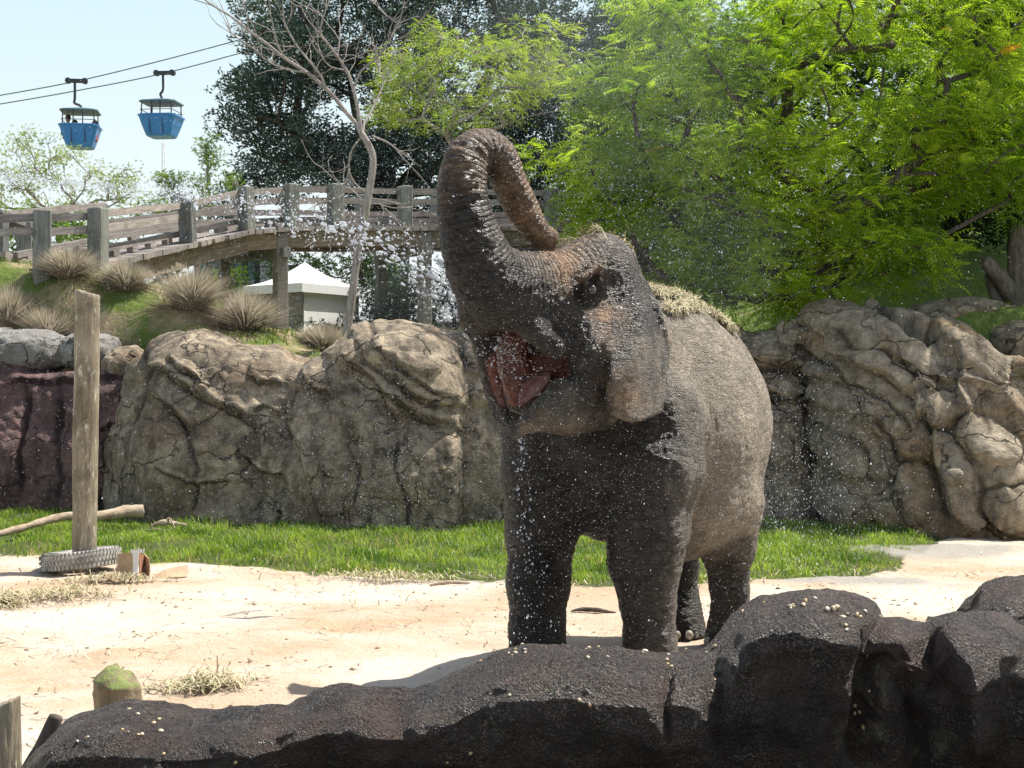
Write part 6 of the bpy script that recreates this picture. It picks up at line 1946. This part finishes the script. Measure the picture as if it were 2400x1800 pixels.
# ---- hay
def straws(pos, nrm, rng, L=(.05, .16), w=.002, lift=.6):
    n = len(pos)
    t = rng.normal(size=(n, 3)); t -= nrm * (t * nrm).sum(1, keepdims=True) * (1 - lift * rng.random((n, 1))); t /= np.linalg.norm(t, axis=1, keepdims=True)
    s = np.cross(t, nrm); s /= np.maximum(np.linalg.norm(s, axis=1, keepdims=True), 1e-6); l = rng.uniform(*L, n)[:, None]
    p = pos + nrm * rng.uniform(.0, .03, (n, 1)); bow = nrm * l * .18
    V = np.stack([p - t * l / 2 - s * w, p - t * l / 2 + s * w, p + bow + s * w, p + bow - s * w, p + t * l / 2 + s * w, p + t * l / 2 - s * w], 1).reshape(-1, 3)
    k = np.arange(n)[:, None] * 6
    return V, np.concatenate([k + np.array([[0, 1, 2, 3]]), k + np.array([[3, 2, 4, 5]])]).astype(np.int32)
def mat_hay():
    s = NT('hay'); v = s.attr('tone'); c = s.ramp(v, [(0, (.26, .20, .11)), (.5, (.44, .375, .225)), (.8, (.58, .51, .33)), (1, (.32, .34, .14))])
    return s.done(s.principled(color=c, rough=.7, spec=.3))
M_HAY = mat_hay()
def hay_on(sel, n, label, seed, base, lift=.6, push=.0, L=(.05, .16)):
    rg = np.random.default_rng(seed); idx = rg.choice(np.where(sel)[0], n)
    V, F = straws(EL_V[idx] + EL_N[idx] * push * rg.random((n, 1)), EL_N[idx], rg, lift=lift, L=L)
    o = obj('hay', V - base, F, M_HAY, attrs={'tone': np.repeat(rg.random(n), 6)}, loc=base)
    tag(o, label, kind='stuff')
ba = (EL_V[:, :2] - BO) @ BF; bb = (EL_V[:, :2] - BO) @ BL; hx = (EL_V[:, :2] - HC) @ HF
nz = fbm(EL_V * 3.0, 3)
hay_on((EL_N[:, 2] > .45) & (ba < -.42) & (ba > -1.55) & (np.abs(bb - .10 + .1 * nz) < .20 + .12 * nz) & (EL_V[:, 2] > 2.1) & (fbm(EL_V * 7, 2) > -.12), 5200, 'dry hay heaped along the elephant back', 5, BA(-.9, 0, 2.45), push=.018, L=(.04, .13))
hay_on((EL_N[:, 2] > .60) & (hx < .22) & (hx > -.25) & (EL_V[:, 2] > 2.62) & (nz > .05), 260, 'thin wisps of hay on top of the elephant head', 6, HA(0, 0, 2.8), L=(.05, .2))
def hay_ground(px, D, rx, ry, n, label, seed):
    rg = np.random.default_rng(seed); c = fl(px, D)
    x = c[0] + rg.normal(0, rx, n); y = D + rg.normal(0, ry, n); z = floor_z(x, y) + .015 + .05 * rg.random(n) * np.exp(-((x - c[0]) / rx) ** 2)
    V, F = straws(np.stack([x, y, z], 1), np.tile([0, 0, 1.0], (n, 1)), rg, L=(.06, .22), w=.0035, lift=.5)
    o = obj('hay', V - c, F, M_HAY, attrs={'tone': np.repeat(rg.random(n), 6)}, loc=c); tag(o, label, kind='stuff')
hay_ground(55, 12.9, .30, .14, 420, 'loose hay pile on the sand in front of the tyre', 11)
hay_ground(6, 12.6, .10, .14, 400, 'small hay tuft at the left picture edge', 12)
hay_ground(205, 9.1, .14, .10, 350, 'little hay tuft on the sand left of the elephant, nearest the rock barrier', 13)
hay_ground(390, 14.0, .35, .12, 350, 'hay wisps at the edge of the grass strip', 14)
hay_ground(110, 13.7, .25, .05, 300, 'hay wisps in front of the torn cardboard box', 15)
rg = np.random.default_rng(31); n = 2600
x = rg.uniform(-6.5, 5.5, n); y = 7 + 8 * rg.random(n) ** .8; kp = fbm(np.stack([x * .8, y * 1.5, 0 * x], 1), 3) > -.05; x, y = x[kp], y[kp]
V, F = straws(np.stack([x, y, floor_z(x, y) + .008], 1), np.tile([0, 0, 1.0], (len(x), 1)), rg, L=(.04, .18), w=.004, lift=.25)
tag(obj('straw_litter', V, F, M_HAY, attrs={'tone': np.repeat(rg.random(len(x)), 6)}), 'scattered straw and twigs on the sand', kind='stuff')
# clods and chips on the sand
n = 1500; x = rg.uniform(-6.5, 5.5, n); y = 6.8 + 8 * rg.random(n); r = rg.uniform(.006, .022, n) * (rg.random(n) ** 1.5 + .4)
ov = np.array([[1,0,0],[-1,0,0],[0,1,0],[0,-1,0],[0,0,1],[0,0,-1.]]); of = np.array([[0,2,4],[2,1,4],[1,3,4],[3,0,4],[2,0,5],[1,2,5],[3,1,5],[0,3,5]])
rot = rand_rot(n, rg, .4); V, F = scatter((ov * [1.4, 1, .6], of), np.stack([x, y, floor_z(x, y) + .004], 1), rot, r)
tag(obj('clods', V, F, mat_plain('clod', (.24, .17, .11), .9, var=.3, scale=1.5)), 'small clods and wood chips scattered on the sand', kind='stuff')
# ------------------------------------------------------------------ water
def mat_water():
    s = NT('water_drop')
    d = s.principled(color=(.86, .90, .95), rough=.15, spec=.8)
    t = s.node('ShaderNodeBsdfTranslucent', {'Color': (.85, .9, .96, 1)})
    return s.done(s.node('ShaderNodeMixShader', {0: .6, 1: d, 2: t}))
M_WATER = mat_water()
ov = np.array([[1.1,0,-.7],[-.55,.95,-.7],[-.55,-.95,-.7],[0,0,1.7]]); of = np.array([[0,1,3],[1,2,3],[2,0,3],[0,2,1]])
def drops(name, pos, r, label, rng, tilt_=.35):
    rot = rand_rot(len(pos), rng, tilt_)
    V, F = scatter((ov, of), pos, rot, r)
    tag(obj(name, V, F, M_WATER, smooth=True), label, kind='stuff')
rng = np.random.default_rng(99)
# fine spray drifting over the whole yard, denser left of and behind the head
n = 330000
D = rng.uniform(7.0, 13.0, n)
px = rng.uniform(-40, 1064, n); py = rng.uniform(-30, 700, n)
def g(cx, cy, sx, sy): return np.exp(-(((px - cx) / sx) ** 2 + ((py - cy) / sy) ** 2))
w = .06 + .55 * g(430, 200, 260, 230) + .45 * g(640, 80, 110, 120) + .35 * g(730, 270, 90, 120) + .4 * g(560, 480, 180, 200) + .35 * g(800, 470, 110, 90) + .30 * g(350, 470, 220, 110)
w *= .4 + 1.2 * sstep(-.3, .4, fbm(np.stack([px / 90, py / 90, D * .4], 1), 3))
kp = (rng.random(n) < w) & (py < 640)
D, px, py = D[kp], px[kp], py[kp]
pos = np.stack([(px - 512) * D / FPX, D, CAM_Z - (py - 384) * D / FPX], 1)
drops('water_spray', pos, rng.lognormal(0, .42, len(D)) * .00092, 'fine water spray drifting around the elephant', rng)
# stream into the mouth
path = catmull([P(*q) for q in [(-20, 172, 10.5), (10, 178, 10.3), (60, 182, 10.0), (110, 186, 9.7), (165, 192, 9.4), (215, 199, 9.2), (262, 208, 9.0), (305, 219, 8.85), (345, 232, 8.7), (385, 248, 8.6), (425, 270, 8.5), (460, 298, 8.45), (488, 326, 8.42), (505, 352, 8.42)]], 300)
t = np.concatenate([rng.uniform(.0, .36, 3200), 1 - .66 * rng.random(2600) ** 1.7])
q = path[(t * 299).astype(int)]
clump = perlin(np.stack([t * 60, t * 0, t * 0], 1))
spreadr = np.where(t < .36, .030, .035 + .13 * np.clip(t - .36, 0, .3)) * (1 + 1.1 * np.abs(clump))
cr = q + rng.normal(size=q.shape) * spreadr[:, None]
rad = np.where(t < .36, .0024, .0032) * rng.lognormal(0, .45, len(t))
drops('water_stream', cr, rad, 'arc of splashing water flying from the left into the open mouth', rng, .8)
# bigger blobs in the arc, irregular sheets of water
def mat_blob():
    s = NT('water_blob')
    g_ = s.node('ShaderNodeBsdfGlass', {'Color': (.95, .97, 1, 1), 'Roughness': .05, 'IOR': 1.33}); d = s.principled(color=(.85, .89, .94), rough=.1, spec=.9)
    t_ = s.node('ShaderNodeBsdfTranslucent', {'Color': (.9, .93, .97, 1)})
    m = s.node('ShaderNodeMixShader', {0: .5, 1: d, 2: t_})
    return s.done(s.node('ShaderNodeMixShader', {0: .55, 1: g_, 2: m}))
M_BLOB = mat_blob()
sv, sf = cube_sphere(5); mb = MB()
for k in range(260):
    tt = .34 + .60 * rng.random() ** .42 if k < 235 else rng.uniform(.05, .33); q = path[int(tt * 299)] + rng.normal(size=3) * (.05 if tt > .33 else .02); tg = path[min(299, int(tt * 299) + 2)] - path[int(tt * 299)]; tg /= np.linalg.norm(tg)
    r = min(.0095, rng.lognormal(-5.15, .45)); st = rng.uniform(1.2, 3.6)
    W = sv * r * (1 + .9 * perlin(sv * 1.4 + k))[:, None]; W = W + tg * (W @ tg)[:, None] * (st - 1); mb.add(W + q, sf)
o = mb.build('water_blobs', M_BLOB, smooth=True); tag(o, 'larger blobs of water in the arc entering the mouth', kind='stuff')
# dripping from the lip and running down in front of the legs
n = 230; a = P(517, 438, 8.4)
tz = rng.uniform(0, 1, n) ** 1.2
x = a[0] + .02 + .05 * tz + rng.normal(0, .012 + .09 * tz, n); z = a[2] - tz * 1.35; y = a[1] + rng.normal(0, .05, n)
drops('water_drips', np.stack([x, y, z], 1), rng.lognormal(0, .4, n) * .0036, 'drops of water falling from the lower lip', rng, .1)
# splash hitting the ground and wall behind the rump
n = 1500; c = P(790, 500, 12.5); pos = c + rng.normal(size=(n, 3)) * [.45, .8, .38]; pos = pos[pos[:, 2] > .05]
drops('water_splash', pos, rng.lognormal(0, .45, len(pos)) * .0024, 'splashing drops in the air behind the rump', rng)

# soft veil of finest mist where the spray hangs in the sun
def mist():
    m = bpy.data.materials.new('mist'); m.use_nodes = True; t = m.node_tree; t.nodes.clear()
    o_ = t.nodes.new('ShaderNodeOutputMaterial'); v = t.nodes.new('ShaderNodeVolumePrincipled')
    v.inputs['Color'].default_value = (.93, .96, 1.0, 1); v.inputs['Density'].default_value = .014; v.inputs['Anisotropy'].default_value = .35
    t.links.new(v.outputs[0], o_.inputs['Volume'])
    sv, sf = cube_sphere(14); k = 0
    for (px, py, D, rx, ry, rz) in [(655, 70, 13.0, .85, .6, .95), (600, 20, 13.6, .9, .6, .6), (705, 250, 12.6, .55, .5, .5), (500, 60, 13.4, .9, .6, .5), (445, 300, 11.5, .55, .5, .45), (790, 505, 12.6, .42, .4, .22)]:
        k += 1; c = P(px, py, D); W = sv * [rx * 1.25, ry * 1.3, rz * 1.25] * (1 + .22 * fbm(sv * 1.5 + k * 3.1, 2))[:, None]
        tag(obj('mist', W, sf, m, smooth=True, loc=c), 'thin drifting water mist', kind='stuff')
mist()
